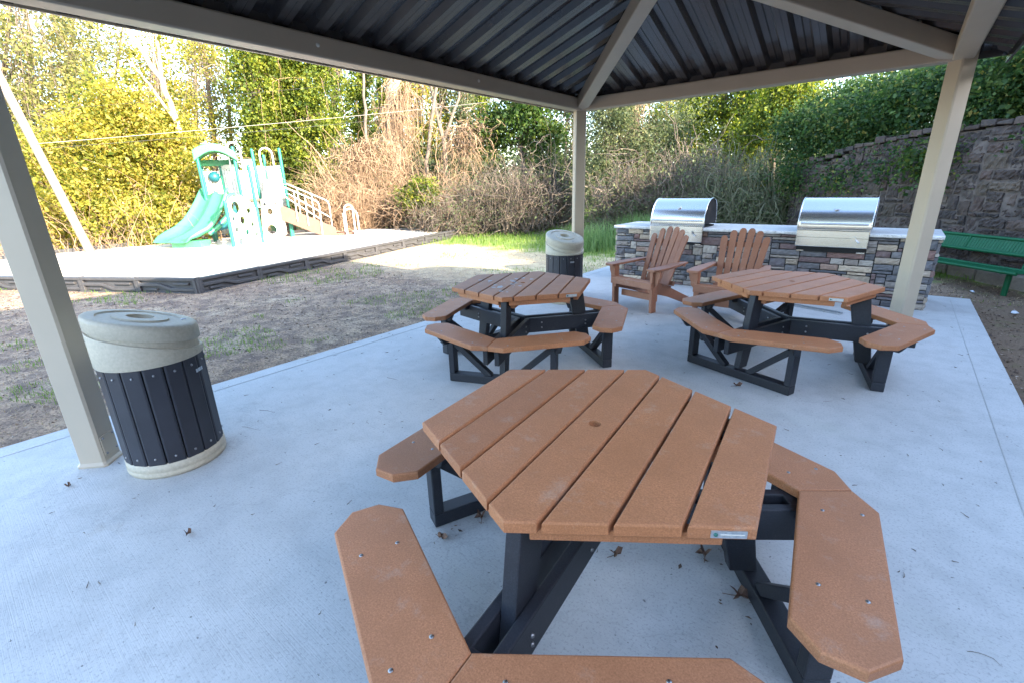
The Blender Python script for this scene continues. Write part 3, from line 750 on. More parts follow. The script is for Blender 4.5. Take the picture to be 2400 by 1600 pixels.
def grill(x0,x1,label,slot):
    t=thing('built_in_grill',label,'grill',(x0,7.2,.65),0,'stainless grills built into the counter')
    w=x1-x0; st=M['steel']
    # body under the lid (local z 0 = .65 in the world)
    mb=MB(); mb.box(.02,w-.02,.0,.56,.07,.285); mb.build('firebox',M['charcoal'],t)
    mb=MB(); mb.box(.02,w-.02,-.012,.3,.002,.068); mb.build('grease_tray_slot',M['darkhole'],t)
    for xa in (.022,w-.11):
        mb=MB(); mb.box(xa,xa+.09,-.02,-.013,.004,.02); mb.build('tray_clip',st,t)
    mb=MB(); mb.box(0,w,-.05,-.002,slot,.29); fp=mb.build('front_panel',st,t,bevel=.008)
    mb=MB(); mb.box(-.004,w+.004,-.056,.0,.292,.306); mb.build('front_lip',st,t,bevel=.004)
    mb=MB(); mb.box(.004,w-.004,-.0525,-.0505,.195,.1985); mb.build('drawer_seam',M['charcoal'],fp)
    mb=MB(); mb.tube([(w*.80,-.052,.195),(w*.80,-.085,.195)],[.020,.016],14); mb.tube([(w*.80,-.085,.195),(w*.80,-.10,.195)],.024,14); mb.build('valve_knob',st,fp)
    mb=MB(); mb.tube([(w*.80+.012,-.075,.19),(w*.87,-.085,.15)],.006,8); mb.sphere((w*.87,-.085,.15),.012); mb.build('valve_key',st,fp)
    # lid: curved front swept along x
    pr=[(-.025,.31),(-.028,.345),(-.022,.40),(-.004,.475),(.035,.555),(.095,.625),(.17,.672),(.25,.692),(.36,.692),(.46,.67),(.53,.60),(.56,.50),(.565,.31)]
    n=len(pr)
    mb=MB(); vs=[(x,y,z) for x in (0.,w) for y,z in pr]
    mb.add(vs,[(j,j+n,j+1+n,j+1) for j in range(n-1)],smooth=True)
    lid=mb.build('lid',st,t)
    for x,fl in ((.0,1),(w,-1)):
        mb=MB(); cap=[(x+(.006*fl),y,z) for y,z in pr]; mb.add(cap,[tuple(range(n)) if fl<0 else tuple(reversed(range(n)))]); mb.build('lid_end_cap',M['charcoal'],lid)
        mb=MB(); mb.tube([(x,y,z) for y,z in pr],.009,6); mb.build('lid_edge_trim',st,lid)
    mb=MB(); mb.tube([(.035,-.085,.375),(w-.035,-.085,.375)],.014,12); hd=mb.build('handle',st,lid)
    for x in (.07,w-.07):
        mb=MB(); mb.tube([(x,-.085,.375),(x,-.026,.372)],.011,8); mb.build('handle_bracket',st,hd)
    mb=MB(); mb.tube([(w/2,.045,.560),(w/2,.028,.574)],.034,16); mb.tube([(w/2,.0285,.5735),(w/2,.024,.577)],.027,16); mb.build('thermometer',st,lid)
    return t
grill(.545,1.387,'stainless steel grill behind the left lounge chair, near the lawn end of the counter',.045)
grill(2.635,3.447,'stainless steel grill in the counter beside the right shelter post',.072)
# steel vent grate dropped at the foot of the counter
t=thing('vent_grate','flat metal vent grate lying on the concrete at the counter foot','grate',(3.06,6.58,.001),R(-18))
mb=MB(); mb.box(-.30,.30,-.05,-.042,.001,.018); mb.box(-.30,.30,.042,.05,.001,.018); mb.box(-.30,-.292,-.042,.042,.001,.018); mb.box(.292,.30,-.042,.042,.001,.018); mb.build('frame',M['tagm'],t)
mb=MB()
for k in range(28): mb.box(-.28+k*.0205,-.274+k*.0205,-.042,.042,.003,.013)
mb.build('louvre',M['tagm'],t)

# ------------------------------------------------------------------ playground: sand bed and border timbers
def gz(x,y): return float(ground(np.array([x]),np.array([y]))[0])
C0=np.array([-5.62,2.47]); RDIR=np.array([-.2859,.9583]); LDIR=np.array([-.882,-.471])
C1=C0+RDIR*1.22*8; C2=C0+LDIR*1.22*6
BACK=[C1, C1+np.array([-1.14,-.42]), C1+np.array([-2.3,-.86]), C1+np.array([-3.4,-1.45]), C1+np.array([-4.4,-2.15]), C1+np.array([-5.35,-2.95]),C1+np.array([-6.2,-3.85]),C1+np.array([-6.75,-4.95]),C1+np.array([-6.9,-6.2]),C1+np.array([-6.75,-7.4]),C1+np.array([-6.45,-8.6]),C1+np.array([-6.1,-9.8]),C1+np.array([-5.7,-10.95])]
def timber(p,q,label):
    p=np.array(p); q=np.array(q); d=q-p; ln=float(np.hypot(*d)); a=math.atan2(d[1],d[0])
    z=min(gz(*p),gz(*q))-.02; H=.29
    t=thing('border_timber',label,'border',(p[0],p[1],z),a,'plastic border timbers around the play area')
    zz=gz(*q)-gz(*p)
    mb=MB(); th=.05
    # outward face is local -y when walking p->q with the play area on the left
    mb.box(.0,ln,-th+.034,th,0,H-.004)
    f0,f1=-th-.010,-th+.036
    mb.box(0,ln,f0-.006,th+.008,H-.05,H)               # top rail
    mb.box(0.0,ln,f0,f1,0,.04)                   # foot
    mb.box(.0,.055,f0,f1,.04,H-.05); mb.box(ln-.055,ln,f0,f1,.04,H-.05)
    # slanting step: high on one side, low on the other
    zig=[(.055,.165),(.46,.165),(.70,.085),(ln-.055,.085)]; wd=.055
    for (xa,za),(xb,zb) in zip(zig[:-1],zig[1:]):
        vs=[(xa,y,z_) for y in (f0,f1) for z_ in (za-wd/2,za+wd/2)]+[(xb,y,z_) for y in (f0,f1) for z_ in (zb-wd/2,zb+wd/2)]
        mb.add(vs,[(0,1,5,4)[::-1],(2,3,7,6),(1,3,7,5)[::-1],(0,2,6,4)])
    mb.box(.17,.40,f0+.004,f1,.065,.10); mb.box(ln-.46,ln-.15,f0+.004,f1,.165,.205)
    mb.build('timber_body',M['border'],t,bevel=.007)
    mb=MB(); mb.tube([(0,-.012,-.05),(0,-.012,H+.012)],.042,10); mb.build('joint_stake',M['border'],t)
    return t
ORD=['first','second','third','fourth','fifth','sixth','seventh','eighth','ninth','tenth','eleventh','twelfth']
for k in range(8):
    a=C0+RDIR*1.22*k; timber(a,a+RDIR*1.22,f'dark plastic border timber, {ORD[k]} from the near corner along the lawn side')
for k in range(6):
    a=C0+LDIR*1.22*(k+1); timber(a,a-LDIR*1.22,f'dark plastic border timber, {ORD[k]} from the near corner towards the left')
for k in range(len(BACK)-1):
    timber(BACK[k],BACK[k+1],f'dark plastic border timber at the back of the sand, {ORD[k]} from the far right corner')
poly=[C0-RDIR*0]+[C1]+BACK[1:]+[C2]
def inside(px,py,poly):
    c=np.zeros(px.shape,bool); n=len(poly)
    for i in range(n):
        x0,y0=poly[i]; x1,y1=poly[(i+1)%n]
        cond=((y0>py)!=(y1>py)); xx=(x1-x0)*(py-y0)/((y1-y0) if abs(y1-y0)>1e-9 else 1e-9)+x0
        c^=cond&(px<xx)
    return c
sx=np.arange(-17,-5.4,.12); sy=np.arange(-1,13,.12); SX,SY=np.meshgrid(sx,sy,indexing='ij')
edge=ground(SX,SY)+.15
lift=.12*smooth01((-SX-8)/3)*smooth01((SX+15)/2)
SZ=edge+lift*.6+.02*np.sin(SX*1.9+SY*.7)*np.cos(SY*1.5)
idx=-np.ones(SX.shape,int); ins=inside(SX,SY,poly); idx[ins]=np.arange(ins.sum())
V=np.stack([SX[ins],SY[ins],SZ[ins]],1)
q=[(idx[:-1,:-1],idx[1:,:-1],idx[1:,1:],idx[:-1,1:])][0]
ok=(q[0]>=0)&(q[1]>=0)&(q[2]>=0)&(q[3]>=0)
F=np.stack([a[ok] for a in q],1)
o=np_mesh('sand',V,F,M['sand'],smooth=True); tag(o,kind='structure')
# a skirt closes the sand against the timbers
ring=[]; PL=[np.array(p) for p in poly]
mb=MB(); cen=sum(PL)/len(PL)
for i in range(len(PL)):
    a,b_=PL[i],PL[(i+1)%len(PL)]; n=max(1,int(np.hypot(*(b_-a))/.3))
    for k in range(n): ring.append(a+(b_-a)*k/n)
vs=[]
for p in ring:
    d=(cen-p)/np.hypot(*(cen-p)); i_=p+d*.32
    vs.append((p[0],p[1],gz(*p)+.14)); vs.append((i_[0],i_[1],gz(*i_)+.148))
n=len(ring); mb.add(vs,[(2*i,2*((i+1)%n),2*((i+1)%n)+1,2*i+1) for i in range(n)],smooth=True)
o=mb.build('sand_margin',M['sand']); tag(o,kind='structure')

# ------------------------------------------------------------------ play structure
O_=Vx((-12.1,7.02,0)); VD=Vx((-.92069,.39029,0)); ED=Vx((.39029,.92069,0))
def P(s,d,z): return O_+ED*s+VD*d+Vx((0,0,z))
ps=thing('play_structure','green and white play tower with a double slide, climber and ramped steps','play structure',P(-.6,0,-.1))
def pp(mb,name,mat,parent=None,**k):
    o=mb.build(name,mat,parent or ps,**k)
    if (parent or ps) is ps: o.location=-Vector(ps.location)
    return o
for s,d,top in ((-1.77,0,2.84),(-.81,0,2.90),(-1.26,.98,2.52),(-.30,.2,2.86),(.03,1.0,2.74),(.47,.05,2.88),(-.48,-1.18,2.31),(-1.22,-2.05,1.37),(-1.78,1.0,2.6)):
    mb=MB(); mb.tube([P(s,d,-.35),P(s,d,top)],.047,12); mb.sphere(P(s,d,top),.048,10,smooth=True); pp(mb,'tower_post',M['teal'])
# decks
for s0,s1,d0,d1,z in ((-1.76,-.32,.02,.98,1.42),(-.30,.46,.05,1.0,1.14)):
    mb=MB(); vs=[P(s,d,zz) for zz in (z-.07,z) for s,d in ((s0,d0),(s1,d0),(s1,d1),(s0,d1))]
    mb.add(vs,[(3,2,1,0),(4,5,6,7),(0,1,5,4),(1,2,6,5),(2,3,7,6),(3,0,4,7)]); pp(mb,'deck',M['deckbrown'])
# roof hood: a thick arch with a deep front valance
mb=MB(); N=14; outer=[];inner=[]
for i in range(N+1):
    t=i/N; s=-1.86+1.12*t
    outer.append((s,2.66+.38*math.sin(math.pi*(.14+.72*t))-.05*t)); inner.append((s,2.50+.30*math.sin(math.pi*(.02+.96*t))))
vs=[]
for d in (-.10,.92):
    for (s,z) in outer: vs.append(P(s,d,z))
    for (s,z) in inner: vs.append(P(s,d,z))
n=N+1; o1=2*n
fs=[]
for i in range(N):
    fs+=[(i,i+1,n+i+1,n+i),(o1+i+1,o1+i,o1+n+i,o1+n+i+1),(i+1,i,o1+i,o1+i+1),(n+i,n+i+1,o1+n+i+1,o1+n+i)]
fs+=[(0,n,o1+n,o1),(N,o1+N,o1+n+N,n+N)]
mb.add(vs,fs); pp(mb,'roof_hood',M['mint'],bevel=.02)
mb=MB(); vs=[P(s,d,z) for d in (.86,.92) for s,z in ((-1.80,2.42),(-.80,2.44),(-.80,2.62),(-1.80,2.60))]
mb.add(vs,[(3,2,1,0),(4,5,6,7),(0,1,5,4),(1,2,6,5),(2,3,7,6),(3,0,4,7)]); pp(mb,'hood_valance',M['mint'],bevel=.015)
# double slide: cross section swept down a curve
path=[(-1.50,.06,1.60),(-1.52,-.05,1.58),(-1.58,-.16,1.48),(-1.70,-.32,1.24),(-1.86,-.50,.97),(-2.05,-.68,.72),(-2.26,-.84,.54),(-2.48,-.97,.43),(-2.68,-1.07,.385),(-2.80,-1.12,.36)]
wv=Vx((.74,-.67)); 
sec=[(-.60,.02),(-.60,.15),(-.575,.18),(-.54,.165),(-.50,.06),(-.40,.005),(-.28,-.01),(-.16,.005),(-.06,.06),(0,.085),(.06,.06),(.16,.005),(.28,-.01),(.40,.005),(.50,.06),(.54,.165),(.575,.18),(.60,.15),(.60,.02)]
sec=sec+[(a,b_-.05 if abs(a)<.58 else b_-.12) for a,b_ in reversed(sec[1:-1])]
vs=[]; 
for i,(s,d,z) in enumerate(path):
    k=.86 if i<3 else .86+.14*min(1,(i-2)/4)
    low=1.0 if i<len(path)-2 else (.55 if i==len(path)-2 else .12)
    for a,b_ in sec: vs.append(P(s+wv.x*a*k, d+wv.y*a*k, z+b_*low-(0 if i<len(path)-1 else .05)))
n=len(sec); mb=MB()
mb.add(vs,[(i*n+(j+1)%n,i*n+j,(i+1)*n+j,(i+1)*n+(j+1)%n) for i in range(len(path)-1) for j in range(n)]+[tuple(range(n)),tuple(reversed(range((len(path)-1)*n,len(path)*n)))],smooth=True)
sl=pp(mb,'double_slide',M['mint'])
mb=MB(); base=[(-2.75,-1.02),(-2.05,-1.55),(-1.85,-1.2),(-2.5,-.72)]
vs=[P(s,d,-.15) for s,d in base]+[P(-2.40+(s+2.40)*1.1,-1.12+(d+1.12)*1.1,.36) for s,d in base]
mb.add(vs,[(3,2,1,0),(4,5,6,7),(0,1,5,4),(1,2,6,5),(2,3,7,6),(3,0,4,7)]); pp(mb,'slide_foot',M['mint'],bevel=.02)
mb=MB(); vs=[P(*p) for p in ((-1.05,-.35,1.45),(-1.10,-.55,1.08),(-1.42,-.88,.92),(-1.62,-1.02,.70),(-1.62,-1.02,.55),(-1.3,-.75,.6),(-1.0,-.3,1.0))]
mb.add(vs,[tuple(range(7))]); mb.add([v+VD*.04 for v in vs],[tuple(reversed(range(7)))]); pp(mb,'slide_underside',M['tealdark'])
mb=MB(); mb.tube([P(-1.22,-.86,1.02),P(-1.36,-.92,.86),P(-1.58,-1.02,.66),P(-1.82,-1.1,.50)],.07,10); rl=pp(mb,'side_pipe',M['mint'])
for t,a in (((-1.45,-.96,.78),(-1.51,-.99,.725)),((-1.70,-1.06,.575),(-1.76,-1.08,.535))):
    mb=MB(); mb.tube([P(*t),P(*a)],.075,10); pp(mb,'pipe_band',M['tealdark'],ps)
# climber plate with round openings between the two front posts
pa=Vx((-1.22,-2.05)); pb=Vx((-.48,-1.18)); cdv=(pb-pa); cl=cdv.length; cdv.normalize(); cn=Vx((cdv.y,-cdv.x))
def CP(u,z,o=0): return P(pa.x+cdv.x*u+cn.x*o, pa.y+cdv.y*u+cn.y*o, z)
outl=[Vx((.05,-.12,0)),Vx((.35,-.02,0)),Vx((.7,-.12,0)),Vx((cl-.06,-.12,0)),Vx((cl-.06,1.18,0)),(Vx((.86,1.40,0))),Vx((.55,1.52,0)),Vx((.20,1.52,0)),Vx((.05,1.34,0))]
holes=[(.33,1.22,.16),(.80,1.12,.09),(.50,.86,.11),(.86,.72,.07),(.22,.62,.07),(.60,.52,.08),(.95,.42,.06),(.28,.28,.09),(.55,.22,.06),(.83,.14,.07),(.17,.92,.06)]
hl=[[Vx((x+r*math.cos(-2*math.pi*j/16),z+r*math.sin(-2*math.pi*j/16),0)) for j in range(16)] for x,z,r in holes]
allp=outl+[p for h in hl for p in h]; tr=tessellate_polygon([outl]+hl)
mb=MB()
for off in (-.02,.02): mb.add([CP(p.x,p.y,off) for p in allp],[tuple(t) for t in tr])
for h in hl:
    n=len(h); mb.add([CP(p.x,p.y,o_) for o_ in (-.02,.02) for p in h],[(j,(j+1)%n,(j+1)%n+n,j+n) for j in range(n)])
n=len(outl); mb.add([CP(p.x,p.y,o_) for o_ in (-.02,.02) for p in outl],[(j,(j+1)%n,(j+1)%n+n,j+n) for j in range(n)])
cp=pp(mb,'bubble_climber',M['climb'])
for x,z,r in holes:
    mb=MB(); mb.tube([CP(x+(r+.02)*math.cos(2*math.pi*j/18),z+(r+.02)*math.sin(2*math.pi*j/18),.02) for j in range(19)],.022,6,caps=False)
    o=pp(mb,'climber_ring',M['climb'],cp)
mb=MB(); mb.tube([CP(.05,1.32),CP(.12,1.50),CP(.3,1.58)]+[P(-.85,-1.0,1.52),P(-.80,-.4,1.45),P(-.80,0,1.42)],.045,8); pp(mb,'climber_arm',M['mint'])
# panels
def slat_panel(s0,d0,s1,d1,z0,z1,mat,n=6,name='slat_panel'):
    mb=MB(); a=Vx((s0,d0)); b_=Vx((s1,d1))
    def at(t): p=a+(b_-a)*t; return p
    def seg(t0,t1,za,zb):
        p0,p1=at(t0),at(t1); mb.bar(P((p0.x+p1.x)/2,(p0.y+p1.y)/2,za),P((p0.x+p1.x)/2,(p0.y+p1.y)/2,zb),max(.01,(p1-p0).length),.04,up=tuple(P(-(b_-a).y,(b_-a).x,0)-P(0,0,0)))
    seg(0,1,z1-.12,z1); seg(0,1,z0,z0+.12)
    for k in range(n): seg((k+.12)/n,(k+.82)/n,z0+.1,z1-.1)
    return pp(mb,name,mat)
slat_panel(-1.74,.98,-1.30,.98,1.45,2.28,M['white'],5)
slat_panel(-1.24,.98,-.82,.5,1.45,2.46,M['white'],5)
slat_panel(-.78,.08,-.34,.16,1.14,2.26,M['white'],4)
slat_panel(-.66,.62,-.32,.62,1.40,2.62,M['white'],5)
slat_panel(-.24,.62,.0,.98,1.15,2.42,M['white'],4)
slat_panel(.05,.98,.46,.10,1.15,2.42,M['white'],5)
mb=MB(); mb.sphere(P(-1.48,.93,2.10),.17,16,sq=(1,1,1),smooth=True); pp(mb,'bubble_window',M['tealdark'])
# white activity panel above and crawl panel below, with round openings
def plate(pts,d0,d1,holes,mat,name):
    outl=[Vx((a,b_,0)) for a,b_ in pts]; hl=[[Vx((x+r*math.cos(-2*math.pi*j/14),z+r*1.1*math.sin(-2*math.pi*j/14),0)) for j in range(14)] for x,z,r in holes]
    tr=tessellate_polygon([outl]+hl); allp=outl+[p for h in hl for p in h]; mb=MB()
    for off in (d0,d1): mb.add([P(p.x,off,p.y) for p in allp],[tuple(t) for t in tr])
    for h in hl+[outl]:
        n=len(h); mb.add([P(p.x,o_,p.y) for o_ in (d0,d1) for p in h],[(j,(j+1)%n,(j+1)%n+n,j+n) for j in range(n)])
    return pp(mb,name,mat)
plate([(-.26,1.42),(.42,1.42),(.40,2.2),(.35,2.28),(.08,2.28),(.05,2.0),(-.1,1.95)],-.12,-.07,[(.22,1.98,.035),(.26,1.85,.03),(.12,2.12,.03)],M['white'],'activity_panel')
plate([(-.44,-.18),(.06,-.18),(.12,.2),(.28,.3),(.30,1.40),(-.30,1.40),(-.36,.9)],-.14,-.08,[(-.10,1.02,.085),(.10,1.25,.03),(.12,.62,.028),(.10,.80,.02),(-.14,.46,.14),(.02,.12,.04),(-.22,1.24,.05)],M['white'],'crawl_panel')
# hoop grab bars
for (s0,s1,d,z0,z1) in ((-.95,-.62,.28,1.5,3.08),(-.10,.26,.28,1.5,2.93)):
    mb=MB(); c=(s0+s1)/2; r=(s1-s0)/2
    mb.tube([P(s0,d,z0)]+[P(c-r*math.cos(math.pi*i/10),d,z1-r+r*math.sin(math.pi*i/10)) for i in range(11)]+[P(s1,d,z0)],.026,8); pp(mb,'grab_hoop',M['white'])
# steps with stringers, treads and handrails
for d in (-.28,.40):
    mb=MB(); vs=[P(s,dd,z) for dd in (d-.02,d+.02) for s,z in ((.20,1.16),(.32,1.16),(1.80,.42),(1.80,.22),(1.40,.14),(.20,.74))]
    n=6; mb.add(vs,[tuple(range(n)),tuple(reversed(range(n,2*n)))]+[((j+1)%n,j,j+n,(j+1)%n+n) for j in range(n)]); pp(mb,'stringer',M['deckbrown'])
for k in range(5):
    s=.35+k*.29; z=1.02-k*.155
    mb=MB(); mb.bar(P(s+.1,-.26,z),P(s+.1,.38,z),.27,.04); pp(mb,'step_tread',M['deckbrown'])
mb=MB(); mb.bar(P(1.38,.06,.20),P(2.40,.06,.20),.70,.05); pp(mb,'landing',M['deckbrown'])
for s in (1.5,2.3):
    mb=MB(); mb.bar(P(s,.06,-.2),P(s,.06,.18),.06,.5); pp(mb,'landing_leg',M['deckbrown'])
for k in range(7):
    mb=MB(); mb.bar(P(1.86+k*.07,-.28,-.06),P(1.86+k*.07,-.28,.17),.03,.02); pp(mb,'lattice_slat',M['deckbrown'])
for z0 in (.20,.50):
    mb=MB()
    for k in range(6): mb.bar(P(.2+k*.035,.30,z0+k*.03),P(.42,.30,z0+.02+k*.045),.02,.02)
    pp(mb,'riser_lattice',M['deckbrown'])
mb=MB(); mb.tube([P(.43,.05,-.3),P(.43,.05,.95)],.05,10); pp(mb,'tower_post',M['teal'])
for d,top in ((-.34,[(.38,1.76),(1.22,1.34),(1.34,1.26),(1.37,1.14),(1.33,-.1)]),(.46,[(.46,1.90),(1.66,1.32),(1.76,1.25),(1.79,1.14),(1.79,.35)])):
    mb=MB(); mb.tube([P(s,d,z) for s,z in top],.021,8); pp(mb,'handrail',M['white'])
    off=.32
    mb=MB(); mb.tube([P(top[0][0]+.03,d,top[0][1]-off),P(top[-2][0]-.02,d,top[-2][1]-.42)],.017,8); pp(mb,'handrail',M['white'])
    for f in (.30,.62):
        s=top[0][0]+(top[2][0]-top[0][0])*f; z=top[0][1]+(top[2][1]-top[0][1])*f
        mb=MB(); mb.tube([P(s,d,z),P(s-.02,d,z-.92)],.017,8); pp(mb,'rail_picket',M['white'])
for d,s0,s1,z1 in ((-.42,2.13,2.40,1.14),(.50,2.22,2.70,.98)):
    mb=MB(); c=(s0+s1)/2; r=(s1-s0)/2
    mb.tube([P(s0,d,-.2)]+[P(c-r*math.cos(math.pi*i/10),d,z1-r+r*math.sin(math.pi*i/10)) for i in range(11)]+[P(s1,d,-.2)],.028,8); pp(mb,'step_hoop',M['white'])

# ------------------------------------------------------------------ green mesh bench by the wall
bd=Vx((.66,-.75,0)).normalized(); bn=Vx((-.75,-.66,0)).normalized()
t=thing('park_bench','dark green perforated metal bench along the stone wall, behind the counter','bench',(4.95,9.45,.0))
bo=Vector((0.02,-.05,0)); B0=-1.5; B1=.55
def BP(u,n,z): return bo+bd*u+bn*n+Vx((0,0,z))
def bend(name,pts,parent=t,r=.022,mat='benchgreen'):
    mb=MB(); mb.tube(pts,r,8); return mb.build(name,M[mat],parent)
mb=MB()
for u in np.arange(B0,B1-.01,.045):
    mb.bar(BP(u+.022,-.02,.498),BP(u+.022,-.10,.69),.006,.040,up=tuple(bd))
bk=mb.build('backrest',M['benchgreen'],t)
bend('backrest_frame',[BP(B0,-.02,.495),BP(B1,-.02,.495)],bk,.024); bend('backrest_frame',[BP(B0,-.10,.695),BP(B1,-.10,.695)],bk,.024)
for u in (B0,-.62,B1): bend('backrest_bar',[BP(u,-.02,.495),BP(u,-.10,.695)],bk,.018)
mb=MB()
for u in np.arange(B0,B1-.01,.045): mb.bar(BP(u+.011,.02,.30),BP(u+.011,.34,.305),.036,.006)
st_=mb.build('seat',M['benchgreen'],t)
bend('seat_frame',[BP(B0,.36,.30),BP(B1,.36,.30)],st_,.022); bend('seat_frame',[BP(B0,.0,.295),BP(B1,.0,.295)],st_,.022)
for u in (-1.25,.30):
    bend('leg',[BP(u,.16,-.2),BP(u,.16,.29)],t,.035)
    bend('support_arm',[BP(u,.30,.275),BP(u,.0,.275),BP(u,-.10,.69)],t,.020)

# ------------------------------------------------------------------ stone retaining wall
t=thing('retaining_wall','old dark red stone retaining wall stepping up to the right','wall',(0,0,0))
T0,T1=-3.75,6.5
def wall_top(tt): 
    base=1.84+.19*(tt+3.75)
    return min(2.25,base)+(.05 if tt>-.9 else 0)+.02*math.sin(tt*5)
wp=lambda tt,s,z: Vx((W0[0]+WDIR[0]*tt+WN[0]*s, W0[1]+WDIR[1]*tt+WN[1]*s, z))
mb=MB(); n=41
for i in range(n-1):
    ta=T0+(T1-T0)*i/(n-1); tb=T0+(T1-T0)*(i+1)/(n-1); za=min(wall_top(ta),wall_top(tb))-.03
    vs=[wp(tt,s,z) for z in (-.5,za) for tt,s in ((ta,.03),(tb,.03),(tb,.62),(ta,.62))]
    mb.add(vs,[(3,2,1,0),(4,5,6,7),(0,1,5,4),(1,2,6,5),(2,3,7,6),(3,0,4,7)])
mb.build('wall_core',M['palemortar'],t)
WP=[(.070,.047,.040),(.085,.055,.046),(.060,.045,.041),(.092,.063,.051),(.073,.054,.048),(.064,.047,.042),(.105,.078,.060),(.052,.040,.037)]
mb=MB(); 
i=0; seg=.0
ta=T0
while ta<T1-.2:
    tb=min(T1,ta+random.uniform(1.0,1.7)); tp=(wall_top(ta)+wall_top(tb))/2+random.uniform(-.05,.05)
    stones(mb,wp(ta,.03,-.25),Vx((WDIR[0],WDIR[1],0)),Vx((0,0,1)),Vx((-WN[0],-WN[1],0)),tb-ta,tp+.25,uw=.062,uh=.080,pal=WP,depth=.022,rough=.03,gapm=.008,jg=.024)
    ta=tb
mb.build('stone_face',M['wallstone'],t)
mb=MB()
for k in range(46):
    tt=T0+(T1-T0)*(k+.5)/46; z=wall_top(tt)-.02; c=random.choice(WP); wd=(T1-T0)/92*.94; h=random.uniform(.05,.13)
    vs=[wp(tt+a*wd+random.uniform(-.01,.01),s,zz+random.uniform(-.012,.012)) for zz in (z,z+h) for a,s in ((-1,-.03),(1,-.03),(1,.5),(-1,.5))]
    mb.add(vs,[(3,2,1,0),(4,5,6,7),(0,1,5,4),(1,2,6,5),(2,3,7,6),(3,0,4,7)],c=c)
mb.build('coping',M['wallstone'],t,bevel=.015)
# rough paler footing boulders along the base behind the bench
for k in range(9):
    tt=-1.2+k*.42; c=wp(tt,-.12,gz(*(W0+WDIR*tt-WN*.12))+.07)
    mb=MB(); mb.box(-.2,.2,-.13,.13,-.18,.13,c=(.24,.20,.16))
    mb.v=[tuple(a*random.uniform(.78,1.12) for a in p) for p in mb.v]
    o=mb.build('footing_stone',M['wallstone'],bevel=.03); o.location=c; o.rotation_euler=(0,0,math.atan2(WDIR[1],WDIR[0])+random.uniform(-.12,.12))
    tag(o,f'rough grey footing stone at the wall base under the bench, {ORD[k]} from the left','stone','footing stones along the retaining wall')

# ------------------------------------------------------------------ utility pole and wires
pb_=bearing(173,17.6); pt_=bearing(4,17.9,192)
pb_[2]=gz(pb_[0],pb_[1])-.3
dv_=(pt_-pb_); top=pb_+dv_*1.75
t=thing('utility_pole','pale weathered utility pole leaning left at the edge of the woods','utility pole',tuple(pb_))
mb=MB(); mb.tube([(0,0,0)]+[tuple((top-pb_)*f) for f in (.25,.5,.75,1.0)],[.105,.10,.095,.09,.085],14); mb.build('pole_shaft',M['pole'],t)
mb=MB(); c=(top-pb_)*.93; mb.bar((c[0]-.9,c[1]-.6,c[2]),(c[0]+.9,c[1]+.6,c[2]),.1,.12); mb.build('cross_arm',M['pole'],t)
def wire(a,b_,sag,label,r=.012,mat='wire'):
    pts=[]
    for i in range(25):
        f=i/24; p=a+(b_-a)*f; pts.append((p[0],p[1],p[2]-sag*4*f*(1-f)))
    mb=MB(); mb.tube(pts,r,6); o=mb.build('utility_wire',M[mat]); return tag(o,label,'wire','overhead wires across the trees')
wire(bearing(80,17.7,338),bearing(1420,26,206),.12,'thick pale overhead wire crossing in front of the trees, the upper of the close pair',.008)
wire(bearing(80,17.9,350),bearing(1420,26.2,216),.18,'dark thin overhead wire just below the thick pale one',.006,'wiredark')
wire(bearing(40,19.0,262),bearing(1100,25,165),.10,'thin overhead wire highest among the tree tops',.004,'wiredark')

# ------------------------------------------------------------------ vegetation builders
def unit(n):
    v=rng.normal(size=(n,3)); return v/np.linalg.norm(v,axis=1,keepdims=True)
def leaf_quads(P_, size, aspect=.55, droop=0.0):
    n=len(P_); a=unit(n); 
    if droop: a[:,2]-=droop; a/=np.linalg.norm(a,axis=1,keepdims=True)
    b=np.cross(a,unit(n)); b/=np.linalg.norm(b,axis=1,keepdims=True)+1e-9
    s=(size*rng.uniform(.4,1.0,n)**1.0*rng.choice([1.0,1.25,1.7],n,p=[.5,.35,.15]))[:,None]
    c=np.cross(a,b)*s*.18
    V=np.stack([P_-a*s*.5, P_+b*s*.5*aspect+c, P_+a*s*.5, P_-b*s*.5*aspect+c],1).reshape(-1,3)
    return V, np.arange(4*n).reshape(n,4)
def clump_points(blobs):
    """blobs: (centre, radii, clumps, leaves per clump, spread). Leaves gather in clumps near the outside of each blob"""
    pts=[];rn=[];cents=[]
    for c,r,nc,nl,sp in blobs:
        c=np.array(c); r=np.array(r)
        d=unit(nc); k=rng.uniform(.12,1.0,nc)**.42
        cc=c+d*r*k[:,None]; cents.append(cc)
        ss=sp*rng.uniform(.55,1.5,nc); tone=rng.uniform(-.22,.22,nc)
        p=np.repeat(cc,nl,0)+rng.normal(size=(nc*nl,3))*np.repeat(ss,nl)[:,None]*np.array([1,1,.75])
        pts.append(p); rn.append(np.clip(.45+np.repeat(tone,nl)+rng.normal(size=nc*nl)*.2,0,1))
    return np.concatenate(pts),np.concatenate(rn),np.concatenate(cents)
